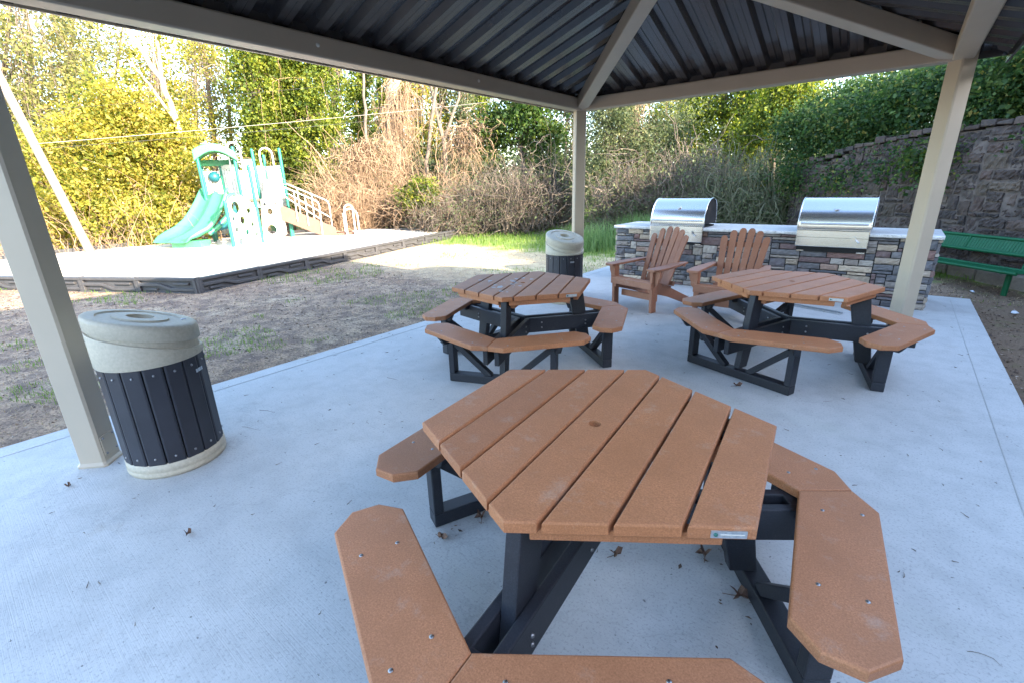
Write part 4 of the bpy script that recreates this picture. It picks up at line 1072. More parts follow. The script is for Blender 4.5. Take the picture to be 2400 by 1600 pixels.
def strand_mesh(name,S,r,mat,parent=None,taper=True):
    """S (n,k,3) polylines -> thin three-sided stems"""
    n,k,_=S.shape
    d=S[:,-1]-S[:,0]+1e-6; d/=np.linalg.norm(d,axis=1,keepdims=True)
    a=np.cross(d,unit(n)); a/=np.linalg.norm(a,axis=1,keepdims=True)+1e-9; b=np.cross(d,a)
    rr=np.broadcast_to(np.asarray(r,float).reshape(-1,1),(n,k)).copy()
    if taper: rr*=np.linspace(1,.35,k)[None,:]
    V=np.empty((n,k,3,3))
    for j in range(3):
        t=2*math.pi*j/3; V[:,:,j,:]=S+(a*math.cos(t)+b*math.sin(t))[:,None,:]*rr[:,:,None]
    I=np.arange(n*k*3).reshape(n,k,3); F=[]
    for j in range(3):
        F.append(np.stack([I[:,:-1,j],I[:,:-1,(j+1)%3],I[:,1:,(j+1)%3],I[:,1:,j]],-1).reshape(-1,4))
    return np_mesh(name,V.reshape(-1,3),np.concatenate(F),mat,parent,smooth=True)
def canes(c, rad, n, height, k=9, lean=.35, arch=.8, jit=.10):
    """arching canes that rise from a patch of ground and bend over"""
    c=np.array(c,float); ang=rng.uniform(0,2*math.pi,n); q=np.sqrt(rng.uniform(0,1,n))
    x=c[0]+np.cos(ang)*q*rad; y=c[1]+np.sin(ang)*q*rad; z=ground(x,y)
    h=height*rng.uniform(.35,1.05,n)*(1-.45*q**2); dirx=rng.normal(size=n)*lean; diry=rng.normal(size=n)*lean
    t=np.linspace(0,1,k)[None,:]
    X=x[:,None]+dirx[:,None]*h[:,None]*(t+arch*t**2); Y=y[:,None]+diry[:,None]*h[:,None]*(t+arch*t**2)
    dr=rng.uniform(.1,1.0,n)[:,None]*arch
    Z=z[:,None]-.05+h[:,None]*(t*(1+.5*dr)-dr*.9*t**2.6)
    S=np.stack([X,Y,Z],-1); J=np.cumsum(rng.normal(size=S.shape)*jit*.35,axis=1); return S+J
def hanging(c0,c1,n,spread,drop,k=9,jit=.07):
    """dead vines that hang from a trunk running from c0 to c1"""
    c0=np.array(c0,float);c1=np.array(c1,float); f=rng.uniform(.12,1,n)[:,None]; st=c0+(c1-c0)*f
    a=rng.uniform(0,2*math.pi,n); o=np.stack([np.cos(a),np.sin(a),np.zeros(n)],1)*np.abs(rng.normal(size=n))[:,None]*spread
    t=np.linspace(0,1,k)[None,:,None]
    dl=(drop*rng.uniform(.3,1.2,n))[:,None,None]
    S=st[:,None,:]+o[:,None,:]*np.minimum(1,t*2.2+.25)+np.array([0,0,-1.0])*dl*t**1.3+np.array([0,0,.25])*np.sin(t*3.1)*spread
    S=S+np.cumsum(rng.normal(size=S.shape)*jit*.5,axis=1)
    zmin=ground(S[...,0],S[...,1]); S[...,2]=np.maximum(S[...,2],zmin+.02); return S
def trunk_mesh(pts,r0,r1,mat,parent,name='trunk',n=9):
    pts=[np.array(p,float) for p in pts]; out=[]
    K=4
    for i in range(len(pts)-1):
        for j in range(K): out.append(pts[i]+(pts[i+1]-pts[i])*j/K)
    out.append(pts[-1]); m_=len(out); out=[p+rng.normal(size=3)*np.array([1,1,.2])*r0*.22 if 0<i<m_-1 else p for i,p in enumerate(out)]
    mb=MB(); mb.tube([tuple(p) for p in out],[r0+(r1-r0)*i/(m_-1) for i in range(m_)],n); return mb.build(name,mat,parent)
def limbs(trunk_pts,cents,n,r,mat,parent,name='limbs'):
    tp=np.array(trunk_pts,float); sel=cents[rng.choice(len(cents),min(n,len(cents)),replace=False)]
    S=[]
    for c in sel:
        f=rng.uniform(.3,1.0); i=min(len(tp)-2,int(f*(len(tp)-1))); g=f*(len(tp)-1)-i; s=tp[i]+(tp[i+1]-tp[i])*g
        t=np.linspace(0,1,7)[:,None]; p=s+(c-s)*t+np.array([0,0,1])*np.sin(t*math.pi)*.10*np.linalg.norm(c-s)*rng.uniform(-.6,1)
        S.append(p+np.cumsum(rng.normal(size=p.shape)*.035,axis=0)*t)
    return strand_mesh(name,np.array(S),np.full(len(S),r)*rng.uniform(.5,1.2,len(S)),mat,parent)
WG='trees at the edge of the woods'
def tree(name,label,cat,trunk,r0,r1,blobs,leaf,size,bark='bark',nl=24,lr=.035,group=WG,aspect=.55,extra=None,nlmul=1.0):
    b=np.array(trunk[0]); t=thing(name,label,cat,tuple(b),0,group)
    tr_=[np.array(p)-b for p in trunk]
    trunk_mesh(tr_,r0,r1,M[bark],t)
    if blobs:
        bl=[(np.array(c)-b,r,nc,int(nlf*nlmul),sp) for c,r,nc,nlf,sp in blobs]
        p,rn,cents=clump_points(bl)
        gzv=ground(p[:,0]+b[0],p[:,1]+b[1])-b[2]; p[:,2]=np.maximum(p[:,2],gzv+.03)
        if nl: limbs(tr_,cents,nl,lr,M[bark],t)
        V,F=leaf_quads(p,size,aspect); np_mesh('crown',V,F,L[leaf],t,rn)
    if extra is not None: extra(t,b)
    return t
def gb(px,dist,dz=-.1):
    p=bearing(px,dist); p[2]=gz(p[0],p[1])+dz; return p
def up(px,py,dist): return bearing(px,dist,py)
def mpp(dist): return dist/1094.0*.94
def bl(px,py,dist,wpx,hpx,nc,nlf,sp,deep=.7):
    k=mpp(dist); r=wpx*k; return (up(px,py,dist),(r*.9,r*deep if deep<5 else deep,hpx*k),nc,nlf,sp)

# ---- left: sparse tall tree, yellow bush, leaning bare trunk
def inner_canes(px,py0,dist,wpx,n,height,mat='vine',r=.014):
    return lambda t,b: strand_mesh('canes',canes(gb(px,dist,0),wpx*mpp(dist),n,height,lean=.22,arch=.7,jit=.16)-b,r*rng.uniform(.4,1.2,n),M[mat],t)
tree('tall_tree','tall sparse pale-leaved tree filling the upper left sky','tree',[gb(-40,31),up(-10,300,31),up(20,60,31),up(40,-160,31)],.11,.04,
     [bl(60,110,31,150,80,44,60,.42),bl(190,210,30,110,70,28,56,.4),bl(40,330,30,110,90,34,60,.42),bl(200,70,32,120,50,18,50,.4),bl(70,430,29,80,80,26,60,.38),bl(-120,250,30,160,200,50,50,.45),bl(120,300,30,110,70,26,56,.4)],'pale',.19,'twig',110,.02,aspect=.4,nlmul=1.7)
tree('tall_tree','slender grey tree with thin high branches behind the yellow bush','tree',[gb(250,33),up(265,250,33),up(290,40,33)],.10,.03,
     [bl(270,170,33,120,90,24,20,.5),bl(330,110,33,80,70,16,20,.5),bl(180,140,34,90,80,16,16,.5)],'pale',.17,'twig',110,.016,aspect=.4,nlmul=2.2)
tree('yellow_bush','large rounded yellow-green bush behind the slide','bush',[gb(300,21),up(300,420,21),up(300,300,21)],.12,.05,
     [bl(290,270,21,85,75,64,150,.26),bl(230,380,20.6,90,90,70,150,.26),bl(350,390,20.8,110,100,90,150,.26),bl(300,510,19.8,150,50,60,130,.24),bl(430,470,20.2,70,80,60,140,.25),bl(410,340,21.5,60,60,36,130,.26),bl(200,500,20.3,70,60,40,120,.24)],'yellow',.115,'vine',60,.02,aspect=.6,
     extra=inner_canes(310,0,19.7,190,130,3.2,r=.011))
tree('yellow_bush','thin olive bush full of bare canes beside the leaning utility pole','bush',[gb(130,20.5),up(135,450,20.5)],.05,.02,
     [bl(130,430,20.8,60,70,30,110,.24),bl(150,520,20,70,50,36,110,.24),bl(90,370,21.5,50,60,22,90,.26),bl(60,520,20,60,50,26,100,.24)],'yellow',.11,'vine',40,.016,aspect=.5,
     extra=inner_canes(150,0,19.3,110,170,2.2,r=.011))
thicket_later=[]
tree('bare_tree','pale leaning bare trunk that forks above the yellow bush','tree',[gb(445,22.5),up(415,290,20.4),up(378,190,20.6),up(300,70,22.0),up(270,-30,22.4)],.11,.05,
     [bl(300,60,23,60,50,12,14,.3),bl(372,90,22.5,30,60,14,40,.2)],'yellow',.12,'palebark',16,.025,
     extra=lambda t,b:[trunk_mesh([up(380,200,20.6)-b,up(372,120,22.0)-b,up(360,60,22.2)-b,up(372,-20,22.7)-b],.07,.03,M['palebark'],t,'limb'),trunk_mesh([up(415,290,20.4)-b,up(350,200,20.6)-b,up(300,140,21)-b],.055,.03,M['palebark'],t,'limb')])
tree('mixed_tree','thin brownish tree with clumps of leaves and sky gaps above the play tower','tree',[gb(490,25),up(500,300,25),up(480,150,25),up(460,60,25)],.12,.04,
     [bl(480,190,25,75,90,34,60,.3),bl(540,260,24.5,55,80,28,60,.28),bl(440,120,25,60,50,16,36,.3),bl(550,150,25,50,60,16,45,.3),bl(470,300,24,50,60,26,80,.28)],'yellow',.11,'twig',120,.018)
tree('mixed_tree','dark twiggy tree between the ivy columns and the thin brownish tree','tree',[gb(545,26),up(540,300,26),up(530,130,26)],.10,.04,
     [bl(520,300,26,50,70,20,50,.3),bl(560,220,26,40,70,16,40,.3)],'olive',.12,'bark',120,.018)
# second row of the wood: taller mixed trees that leave only small gaps of sky
def wood_tree(px,dist,top,wpx,leaf,label,dens=1.0,bark='bark'):
    bs=[]
    for i in range(7):
        py=top+(470-top)*(i+.2)/7
        bs.append(bl(px+random.uniform(-.5,.5)*wpx,py,dist+random.uniform(-1,1),wpx*random.uniform(.6,1.1),(470-top)/7*.9,int(12*dens),60,.34))
    tree('woodland_tree',label,'tree',[gb(px,dist),up(px+random.uniform(-14,14),(top+470)/2,dist),up(px+random.uniform(-20,20),top,dist),up(px,top-120,dist)],.10,.035,bs,leaf,.20,bark,110,.02,aspect=.55)
wood_tree(60,36,120,80,'pale','pale sparse woodland tree far left, beyond the leaning utility pole',1.0)
wood_tree(170,35,60,70,'pale','pale woodland tree left of the yellow bush, high against the sky',1.0)
wood_tree(370,30,150,60,'yellow','yellowish woodland tree in the second row, above the forked bare trunk',1.2)
wood_tree(450,30,90,60,'pale','pale woodland tree in the second row, left of the thin brownish tree',.9)
wood_tree(630,31,60,70,'olive','dull green woodland tree behind the first ivy column',1.0)
wood_tree(780,29,110,50,'ivy','yellow-green woodland tree in the gap between the ivy columns',1.7)
wood_tree(900,30,120,60,'ivy','yellow-green woodland tree behind the vine-draped trunk',1.8)
wood_tree(975,29,150,50,'yellow','thin yellowish woodland tree right of the vine-draped trunk',1.5)
wood_tree(1040,31,140,60,'yellow','yellowish woodland tree behind the dark bare tree',1.5)
wood_tree(1130,29,150,60,'ivy','yellow-green woodland tree left of the broadleaf tree',1.6)
wood_tree(1330,27,180,60,'olive','grey-green woodland tree directly behind the far shelter post',1.1)
wood_tree(1480,27,150,70,'ivy','yellow-green woodland tree behind the shaded vine-wrapped trunk',1.0)
wood_tree(1600,26,120,70,'yellow','yellow woodland tree in the second row behind the grills',1.1)
thicket_hang=lambda px,dist,py0,py1,n,sp,drop: (lambda t,b: strand_mesh('hanging_vines',hanging(up(px-40,py1,dist)-b,up(px+40,py0,dist)-b,n,sp,drop,jit=.26,k=13),.014*rng.uniform(.5,1.5,n),M['vine'],t))
tree('dead_vine_tree','leaning grey trunk with tan vines hanging in curtains, right of the thickest trunk','tree',[gb(1010,20),up(1000,380,20),up(1015,260,20),up(1040,120,20)],.09,.05,[],'olive',.1,'twig',0,.02,extra=thicket_hang(1080,19.6,290,360,150,.8,1.3))
tree('dead_vine_tree','thin trunk smothered in tan vines left of the thickest trunk','tree',[gb(860,20.4),up(862,380,20.4),up(855,260,20.4),up(850,120,20.4)],.08,.04,[],'olive',.1,'twig',0,.02,extra=thicket_hang(850,20,330,380,200,.6,1.4))
# ivy-clad trees
def ivy_tree(px,dist,top,wpx,label,leaf='ivy',n=1.0):
    bs=[]; rows=int(8)
    for i in range(rows):
        py=top+(500-top)*(i+.3)/rows
        wv_=wpx*(.5+.8*random.random())*(1.15 if i>5 else 1)
        bs.append(bl(px+random.uniform(-.3,.3)*wpx,py,dist,wv_,(500-top)/rows*.75,int(22*n),95,.2))
    return tree('ivy_tree',label,'tree',[gb(px,dist),up(px+5,(top+480)/2,dist),up(px-4,top+10,dist)],.20,.09,bs,leaf,.115,'bark',50,.025,aspect=.7,
         extra=lambda t,b: strand_mesh('hanging_vines',hanging(gb(px,dist)-b,up(px,top,dist)-b,60,wpx*mpp(dist)*.8,2.0),.012,M['vine'],t))
ivy_tree(600,22,105,52,'ivy-covered tree column behind the play tower, nearest the yellow bush',n=1.5)
ivy_tree(665,22.6,110,42,'ivy-covered tree column second to the right of the yellow bush',n=1.3)
ivy_tree(725,22,130,58,'broad ivy-covered tree right of the handrails, with bright yellow-green leaves',n=1.6)
ivy_tree(848,23,150,26,'narrow ivy-covered trunk beside the dead-vine trunk',n=.8)
ivy_tree(1085,26,160,30,'dark ivy trunk behind the brown thicket',leaf='olive',n=.7)
# dead-vine trunk and mounds
def vine_extra(n,sp,drop,c0,c1,r=.014):
    return lambda t,b: strand_mesh('hanging_vines',hanging(c0-b,c1-b,n,sp,drop),r,M['vine'],t)
tree('dead_vine_tree','thick tan trunk draped in dead hanging vines','tree',[gb(928,21),up(925,400,21),up(920,300,21),up(925,180,21),up(930,60,21)],.30,.2,
     [],'ivy',.12,'palebark',0,.03,extra=lambda t,b:[strand_mesh('hanging_vines',hanging(gb(928,21)-b,up(925,170,21)-b,380,.42,2.2,jit=.16,k=12),.016*rng.uniform(.5,1.5,380),M['vine'],t),strand_mesh('hanging_vines',hanging(up(900,300,20.5)-b,up(960,190,20.5)-b,200,.7,2.0),.012,M['vine'],t)])
def thicket(px,dist,wpx,height,n,label,mat='vine',leaf=None,nlf=0,lean=.35,arch=.8,r=.011,name='vine_thicket',cat='thicket',jit=.10,lsize=.11,group='thickets along the edge of the woods'):
    b=gb(px,dist,0); t=thing(name,label,cat,tuple(b),0,group)
    n=int(n*.62); S=canes(b,wpx*mpp(dist),n,height*1.45,lean=lean*.5,arch=arch*.8,jit=jit*2.0,k=11)-b
    strand_mesh('canes',S,r*1.25*rng.uniform(.5,2.0,n),M[mat],t)
    m2=int(n*1.3); S2=canes(b,wpx*mpp(dist)*1.05,m2,height*1.25,lean=lean*1.0,arch=arch,jit=jit*3.2,k=9)-b
    strand_mesh('fine_twigs',S2,r*.6,M[mat],t)
    if not leaf: leaf,nlf='olive',4200; lsize=.095  # olive leaves stand in for the dark shade inside the tangle
    # curling dead vines that wander through the mass in every direction
    m3=int(n*1.5); st=S2[rng.choice(m2,m3),rng.integers(2,8,m3)]; K=14; dd=unit(m3)*np.array([1,1,.7]); S3=np.empty((m3,K,3)); p3=st.copy()
    for k3 in range(K):
        S3[:,k3]=p3; dd=dd+rng.normal(size=(m3,3))*.42+np.array([0,0,-.06]); dd/=np.linalg.norm(dd,axis=1,keepdims=True); p3=p3+dd*rng.uniform(.07,.16,m3)[:,None]
    S3[...,2]=np.clip(S3[...,2],.02,height*1.15); strand_mesh('tangled_vines',S3,r*.9*rng.uniform(.5,1.6,m3),M[mat],t)
    if leaf:
        pts=S2.reshape(-1,3); p=pts[rng.choice(len(pts),nlf)]+rng.normal(size=(nlf,3))*.12; bk=(p@np.array([CAM[0]-b[0],CAM[1]-b[1],0]))/dist; p[:,:2]-=np.where((bk>0)&(mat=='vine'),1,0)[:,None]*np.array([CAM[0]-b[0],CAM[1]-b[1]])/dist*bk[:,None]*1.5
        V,F=leaf_quads(p,lsize); np_mesh('foliage',V,F,L[leaf],t,np.clip(rng.normal(size=nlf)*.2+.45,0,1))
    return t
thicket(830,20,60,2.9,420,'tan mound of dead vines left of the thick vine-draped trunk')
thicket(780,19.6,40,2.2,220,'low tan tangle at the foot of the ivy trees behind the handrails')
thicket(890,20.6,40,3.4,240,'tan hanging tangle just left of the thick vine-draped trunk',arch=1.1)
thicket(1030,19,70,2.5,340,'high arching tan vine tangle right of the thick trunk',arch=1.1)
thicket(1130,18.5,70,2.1,340,'grey-brown brush between the tan tangle and the shelter post','twig')
thicket(1220,17.8,75,2.3,420,'low dark brown brush left of the far shelter post','twig',leaf='olive',nlf=2600,lsize=.09)
thicket(1060,18,80,1.5,420,'low tangled brown brush along the far lawn','twig')
thicket(1300,18.4,50,2.6,260,'brown brush directly behind the far shelter post','twig',leaf='olive',nlf=2600,lsize=.09)
tree('leafy_shrub','small bright green shrub beside the foot of the thick vine-draped trunk','shrub',[gb(985,18.0),up(985,470,18.0)],.04,.02,
     [bl(990,452,18.0,44,32,44,60,.14),bl(955,466,18.2,28,22,20,50,.13)],'ivy',.11,'bark',20,.015,group=None)
tree('bare_tree','dark bare tree with thin branches against the sky right of the thick trunk','tree',[gb(1045,24),up(1040,330,24),up(1010,210,24),up(990,100,24)],.13,.05,
     [bl(1040,200,24,70,60,16,14,.3)],'olive',.12,'bark',70,.035,extra=lambda t,b:[trunk_mesh([up(1040,330,24)-b,up(1075,230,24)-b,up(1085,110,24)-b],.08,.03,M['bark'],t,'limb')])
tree('broadleaf_tree','green broadleaf tree left of the far shelter post','tree',[gb(1235,19.5),up(1230,400,19.5),up(1215,300,19.5),up(1220,200,19.5)],.13,.06,
     [bl(1215,290,19.5,65,50,60,60,.26),bl(1280,350,19.2,50,60,46,60,.24),bl(1150,310,19.8,50,60,36,50,.25),bl(1240,230,19.5,90,40,40,60,.26),bl(1290,440,18.9,40,40,30,50,.22)],'green',.14,'bark',60,.03,aspect=.7)
# right of the far post: shaded brush, dead-vine trunk, yellow crown, dry stalks
tree('brush_tree','grey-green brushy tree right of the far shelter post','tree',[gb(1420,17),up(1425,350,17),up(1430,230,17)],.10,.05,
     [bl(1420,300,17,60,60,40,50,.26),bl(1400,400,16.6,50,50,34,45,.24),bl(1500,380,16.8,70,60,44,45,.26),bl(1560,300,17.4,60,60,40,50,.27),bl(1440,250,17.2,60,40,40,50,.25)],'olive',.085,'twig',90,.016,nlmul=2.4)
tree('dead_vine_tree','shaded trunk wrapped in dead reddish vines above the left grill','tree',[gb(1490,18.5),up(1488,330,18.5),up(1485,200,18.5),up(1485,100,18.5)],.2,.13,
     [],'ivy',.12,'bark',0,.03,extra=lambda t,b: strand_mesh('hanging_vines',hanging(up(1490,420,18.5)-b,up(1485,190,18.5)-b,300,.32,1.6),.015,M['vine'],t))
tree('yellow_crown_tree','tall tree with backlit yellow-green leaves behind the grills','tree',[gb(1700,20),up(1700,330,20),up(1690,180,20),up(1690,20,20)],.16,.06,
     [bl(1690,240,20,110,46,70,110,.28),bl(1590,290,19.6,70,46,40,90,.26),bl(1790,250,19.6,80,46,50,110,.26),bl(1720,320,19.2,70,34,34,90,.26),bl(1700,120,20.5,140,90,60,80,.34),bl(1860,180,19.5,80,60,44,90,.3)],'ivy',.105,'bark',90,.022,aspect=.65)
tree('yellow_crown_tree','smaller yellow-green tree at the left end of the stone wall','tree',[gb(1815,16.5),up(1815,350,16.5),up(1810,250,16.5)],.08,.04,
     [bl(1810,290,16.5,55,46,44,110,.22),bl(1760,340,16.3,46,36,30,90,.2),bl(1850,230,16.5,60,50,50,110,.24)],'ivy',.09,'bark',60,.016,aspect=.65)
thicket(1690,14.6,80,1.7,300,'tall dry stalks and brush behind the counter, left of the stone wall','stalk',leaf='olive',nlf=5200,lean=.12,arch=.5,name='stalk_thicket',jit=.04,lsize=.085)
thicket(1790,14,60,1.65,300,'dense dry stalks at the left end of the stone wall','stalk',leaf='olive',nlf=5200,lean=.12,arch=.5,name='stalk_thicket',jit=.04,lsize=.085)
thicket(1580,15,75,1.8,320,'grey vine-laced brush behind the left grill','twig',leaf='olive',nlf=6500,lean=.3,lsize=.085)
thicket(1470,15.2,65,1.9,320,'grey vine-laced brush between the far post and the left grill','twig',leaf='olive',nlf=6000,lean=.3,lsize=.085)
thicket(1640,16.5,90,2.3,320,'high grey-green brush behind the dry stalks','twig',leaf='olive',nlf=8000,lean=.25,lsize=.09)
# ivy bank on top of the wall
def bank(label,t0,t1,z0,z1,n,leaf='dark',size=.075,depth=2.6,over=.0,low=.45):
    cs=[]
    c=wp((t0+t1)/2,.9,2.2); b=np.array(c); t=thing('ivy_bank',label,'ivy',tuple(b),0,'ivy along the top of the stone wall')
    nc=n; tt=rng.uniform(t0,t1,nc); s=.16+rng.uniform(.0,1,nc)**1.3*depth; f=rng.uniform(0,1,nc)**.8
    top=z0+(z1-z0)*(low+(1-low)*(s/depth)); z=z0+(top-z0)*np.maximum(f,rng.uniform(0,1,nc))
    ov=rng.uniform(0,1,nc)<over; s[ov]=rng.uniform(-.22,-.05,ov.sum()); z[ov]=z0-rng.uniform(0,.55,ov.sum())
    cc=np.stack([W0[0]+WDIR[0]*tt+WN[0]*s,W0[1]+WDIR[1]*tt+WN[1]*s,z],1)-b
    nl_=80; tone=rng.uniform(-.25,.25,nc)
    p=np.repeat(cc,nl_,0)+rng.normal(size=(nc*nl_,3))*.155; 
    V,F=leaf_quads(p,size,.75,.5); np_mesh('foliage',V,F,L[leaf],t,np.clip(.42+np.repeat(tone,nl_)+rng.normal(size=nc*nl_)*.2,0,1))
    return t
bank('dark ivy bank over the left end of the stone wall, spilling down its end',-4.8,-2.0,1.85,4.0,430,depth=2.2,over=.05)
bank('dark ivy bank above the stone wall between its left end and the shelter post',-2.0,.2,2.08,4.3,440,over=.012)
bank('dark ivy bank above the stone wall at the right shelter post',.2,2.4,2.42,4.5,360,over=.012,low=.6)
bank('dark ivy bank above the stone wall at the right edge of the view',2.4,6.6,2.46,4.7,620,over=.012,low=.76)
bank('low ivy tuft growing out of the broken wall top',-.9,-.3,1.98,2.2,14,leaf='green',depth=.3,over=.5)
# clumps of long blades by the far post
def blades(name,P0,h,wd,mat,lean=.5,parent=None,rn=None):
    n=len(P0); a=rng.uniform(0,2*math.pi,n); d=np.stack([np.cos(a),np.sin(a),np.zeros(n)],1); ln=np.abs(rng.normal(size=n))*lean
    h=np.broadcast_to(h,(n,))*rng.uniform(.55,1.25,n); w_=np.broadcast_to(wd,(n,))
    s=np.stack([-d[:,1],d[:,0],np.zeros(n)],1)*w_[:,None]
    mid=P0+d*(ln*h*.35)[:,None]+np.array([0,0,1])*(h*.62)[:,None]; tip=P0+d*(ln*h)[:,None]+np.array([0,0,1])*(h*(1-.25*np.minimum(ln,1.2)))[:,None]
    V=np.stack([P0-s,P0+s,mid+s*.75,mid-s*.75,tip+s*.12,tip-s*.12],1).reshape(-1,3); I=np.arange(6*n).reshape(n,6)
    F=np.concatenate([I[:,[0,1,2,3]],I[:,[3,2,4,5]]]); r_=np.clip(rng.normal(size=n)*.2+.45,0,1)
    return np_mesh(name,V,F,mat,parent,np.concatenate([r_,r_]))
for px,dist,n,h,label in ((1395,12.6,700,.6,'tall blue-green grass clump right of the far shelter post'),(1545,13.0,700,.62,'blue-green grass clump behind the left grill'),(1500,13.6,800,.6,'blue-green grass clump between the far post and the left grill')):
    b=gb(px,dist,0); q=rng.normal(size=(n,2))*np.array([.35,.35]); x=b[0]+q[:,0]; y=b[1]+q[:,1]
    P0=np.stack([x,y,ground(x,y)-.02],1)-b
    o=blades('grass_clump',P0,h*1.1,.007,L['bluegrass'],.55); o.location=b; tag(o,label,'grass clump','long grass clumps behind the counter')
# lower brush that closes the wood further back: too many stems to count
def far_wood():
    P_=[];R_=[];S_=[]
    for px in np.arange(-160,1950,26):
        d=rng.uniform(34,48); c=gb(px,d); hgt=rng.uniform(3.0,6.5)
        for k in range(5):
            cc=np.array([c[0]+rng.normal()*1.6,c[1]+rng.normal()*1.6,c[2]+hgt*rng.uniform(.1,1)]); n=rng.integers(60,120)
            P_.append(cc+rng.normal(size=(n,3))*np.array([.9,.9,.7])); R_.append(np.clip(rng.normal(size=n)*.22+.4+rng.uniform(-.2,.2),0,1))
        S_.append(canes(c,1.6,16,hgt*1.3,lean=.12,arch=.3))
    for px in np.arange(900,1960,14):
        d=rng.uniform(25,29); c=gb(px,d)
        for k in range(3):
            cc=np.array([c[0]+rng.normal()*.9,c[1]+rng.normal()*.9,c[2]+rng.uniform(.2,3.3)]); n=90
            P_.append(cc+rng.normal(size=(n,3))*np.array([.6,.6,.5])); R_.append(np.clip(rng.normal(size=n)*.2+.3,0,1))
    p=np.concatenate(P_); V,F=leaf_quads(p,.28); 
    o=np_mesh('distant_wood',V,F,L['olive'],None,np.concatenate(R_)); tag(o,kind='stuff')
    strand_mesh('stems',np.concatenate(S_),.04,M['twig'],o)
far_wood()

# ------------------------------------------------------------------ lawn, litter, debris
def vnoise(x,y,sc,seed=0):
    g=np.random.default_rng(seed).uniform(size=(128,128)); u=(x/sc)%127; v=(y/sc)%127; i=u.astype(int); j=v.astype(int); fu=u-i; fv=v-j
    fu=fu*fu*(3-2*fu); fv=fv*fv*(3-2*fv)
    return g[i,j]*(1-fu)*(1-fv)+g[i+1,j]*fu*(1-fv)+g[i,j+1]*(1-fu)*fv+g[i+1,j+1]*fu*fv
def scatter(n,r0=2.2,r1=30):
    ang=rng.uniform(R(-8),R(105),n)+math.pi/2-R(13); r=np.exp(rng.uniform(math.log(r0),math.log(r1),n))
    x=CAM[0]+np.cos(ang)*r; y=CAM[1]+np.sin(ang)*r
    ok=~((x>-.80)&(x<4.66)&(y<8.32))
    ok&=~inside(x,y,poly)
    s=(x-W0[0])*WN[0]+(y-W0[1])*WN[1]; ok&=s<.0
    return x[ok],y[ok],r[ok]
x,y,r=scatter(150000); lawn=(x<.5)|(y>8.3)
gn=.55*vnoise(x+40,y+40,1.3,1)+.45*vnoise(x+40,y+40,.45,2)+.42*smooth01((y-8.8)/2.0)*smooth01((x+13)/3)+.22*np.exp(-((x+.6)**2+(y-9.2)**2)/3.0)+.5*np.exp(-((x+1.35)**2+(y-3.9)**2)/.16)
gm_=lawn&(gn>.655)&(rng.uniform(size=len(x))<.95)
P0=np.stack([x,y,ground(x,y)-.005],1)
far=np.clip(r/9,.8,1.9)
o=blades('lawn_grass',P0[gm_],(.055*far+.07*smooth01((y-8.5)/2))[gm_],(.0036*far+.002*smooth01((y-9)/3))[gm_],L['grass'],.5); tag(o,kind='stuff')
sm_=lawn&(gn<=.68)&(rng.uniform(size=len(x))<np.where(y>5.6,.7,.25+.4*vnoise(x+40,y+40,.9,9)))
o=blades('dry_grass',P0[sm_],(.03*far)[sm_],(.0035*far)[sm_],L['straw'],1.6); tag(o,kind='stuff')
x,y,r=scatter(70000,2.0,22); P0=np.stack([x,y,ground(x,y)+.006],1); k=(rng.uniform(size=len(x))<np.where(x>4,.9,np.where(y>5.6,.05,.30+.45*vnoise(x+40,y+40,.8,7))))
V,F=leaf_quads(P0[k],.034*np.clip(r[k]/6,.8,2.0)); V[:,2]=V[:,2]*.35+np.repeat(P0[k][:,2],4)*.65
o=np_mesh('ground_leaf_litter',V,F,L['litter'],None,np.clip(rng.uniform(size=k.sum())**1.2,0,1)); tag(o,kind='stuff')
# loose twigs, seeds and specks blown onto the slab
n=220; x=rng.uniform(-.7,4.5,n); y=rng.uniform(-.3,8,n); a=rng.uniform(0,math.pi,n); l=rng.uniform(.004,.02,n)
d=np.stack([np.cos(a),np.sin(a),np.zeros(n)],1); t=np.linspace(-1,1,4)[None,:,None]
S=np.stack([x,y,np.full(n,.004)],1)[:,None,:]+d[:,None,:]*(l[:,None,None]*t)+np.concatenate([rng.normal(size=(n,4,2))*.002,np.zeros((n,4,1))],2)
o=strand_mesh('slab_debris',S,.0022,M['bark']); tag(o,kind='stuff')
n=26; x=rng.uniform(-.6,4.4,n); y=rng.uniform(.1,5,n); a=rng.uniform(0,math.pi,n); l=rng.uniform(.03,.09,n)
d=np.stack([np.cos(a),np.sin(a),np.zeros(n)],1); t=np.linspace(-1,1,7)[None,:,None]
S=np.stack([x,y,np.full(n,.004)],1)[:,None,:]+d[:,None,:]*(l[:,None,None]*t)+np.concatenate([np.cumsum(rng.normal(size=(n,7,2))*.006,1),np.zeros((n,7,1))],2)
o=strand_mesh('slab_twigs',S,.0014,M['bark']); tag(o,kind='stuff')
cl=[(3.30,1.50,.10,16),(3.46,1.30,.07,10),(2.25,.85,.08,12),(2.33,1.08,.06,9),(2.95,1.25,.06,6),(3.52,.95,.08,8),(1.35,2.55,.08,6),(.55,.05,.10,5),(4.3,3.2,.5,7),(1.6,1.0,.8,8),(3.2,3.7,.12,7),(-.55,2.4,.25,22),(-.62,3.6,.3,26),(-.6,1.3,.25,20),(4.5,6.4,.2,16),(4.5,5.2,.2,14)]
pp_=[];
for cx_,cy_,sp_,n_ in cl: pp_.append(np.stack([cx_+rng.normal(size=n_)*sp_,cy_+rng.normal(size=n_)*sp_,np.full(n_,.006)],1))
p=np.concatenate(pp_); p=p[rng.uniform(size=len(p))<.6]; V,F=leaf_quads(p,.026,.45); V[:,2]=.003+np.abs(V[:,2]-.003)*.45
o=np_mesh('slab_leaf_drift',V,F,L['litter'],None,np.clip(rng.uniform(size=len(p))*.7,0,1)); tag(o,kind='stuff')
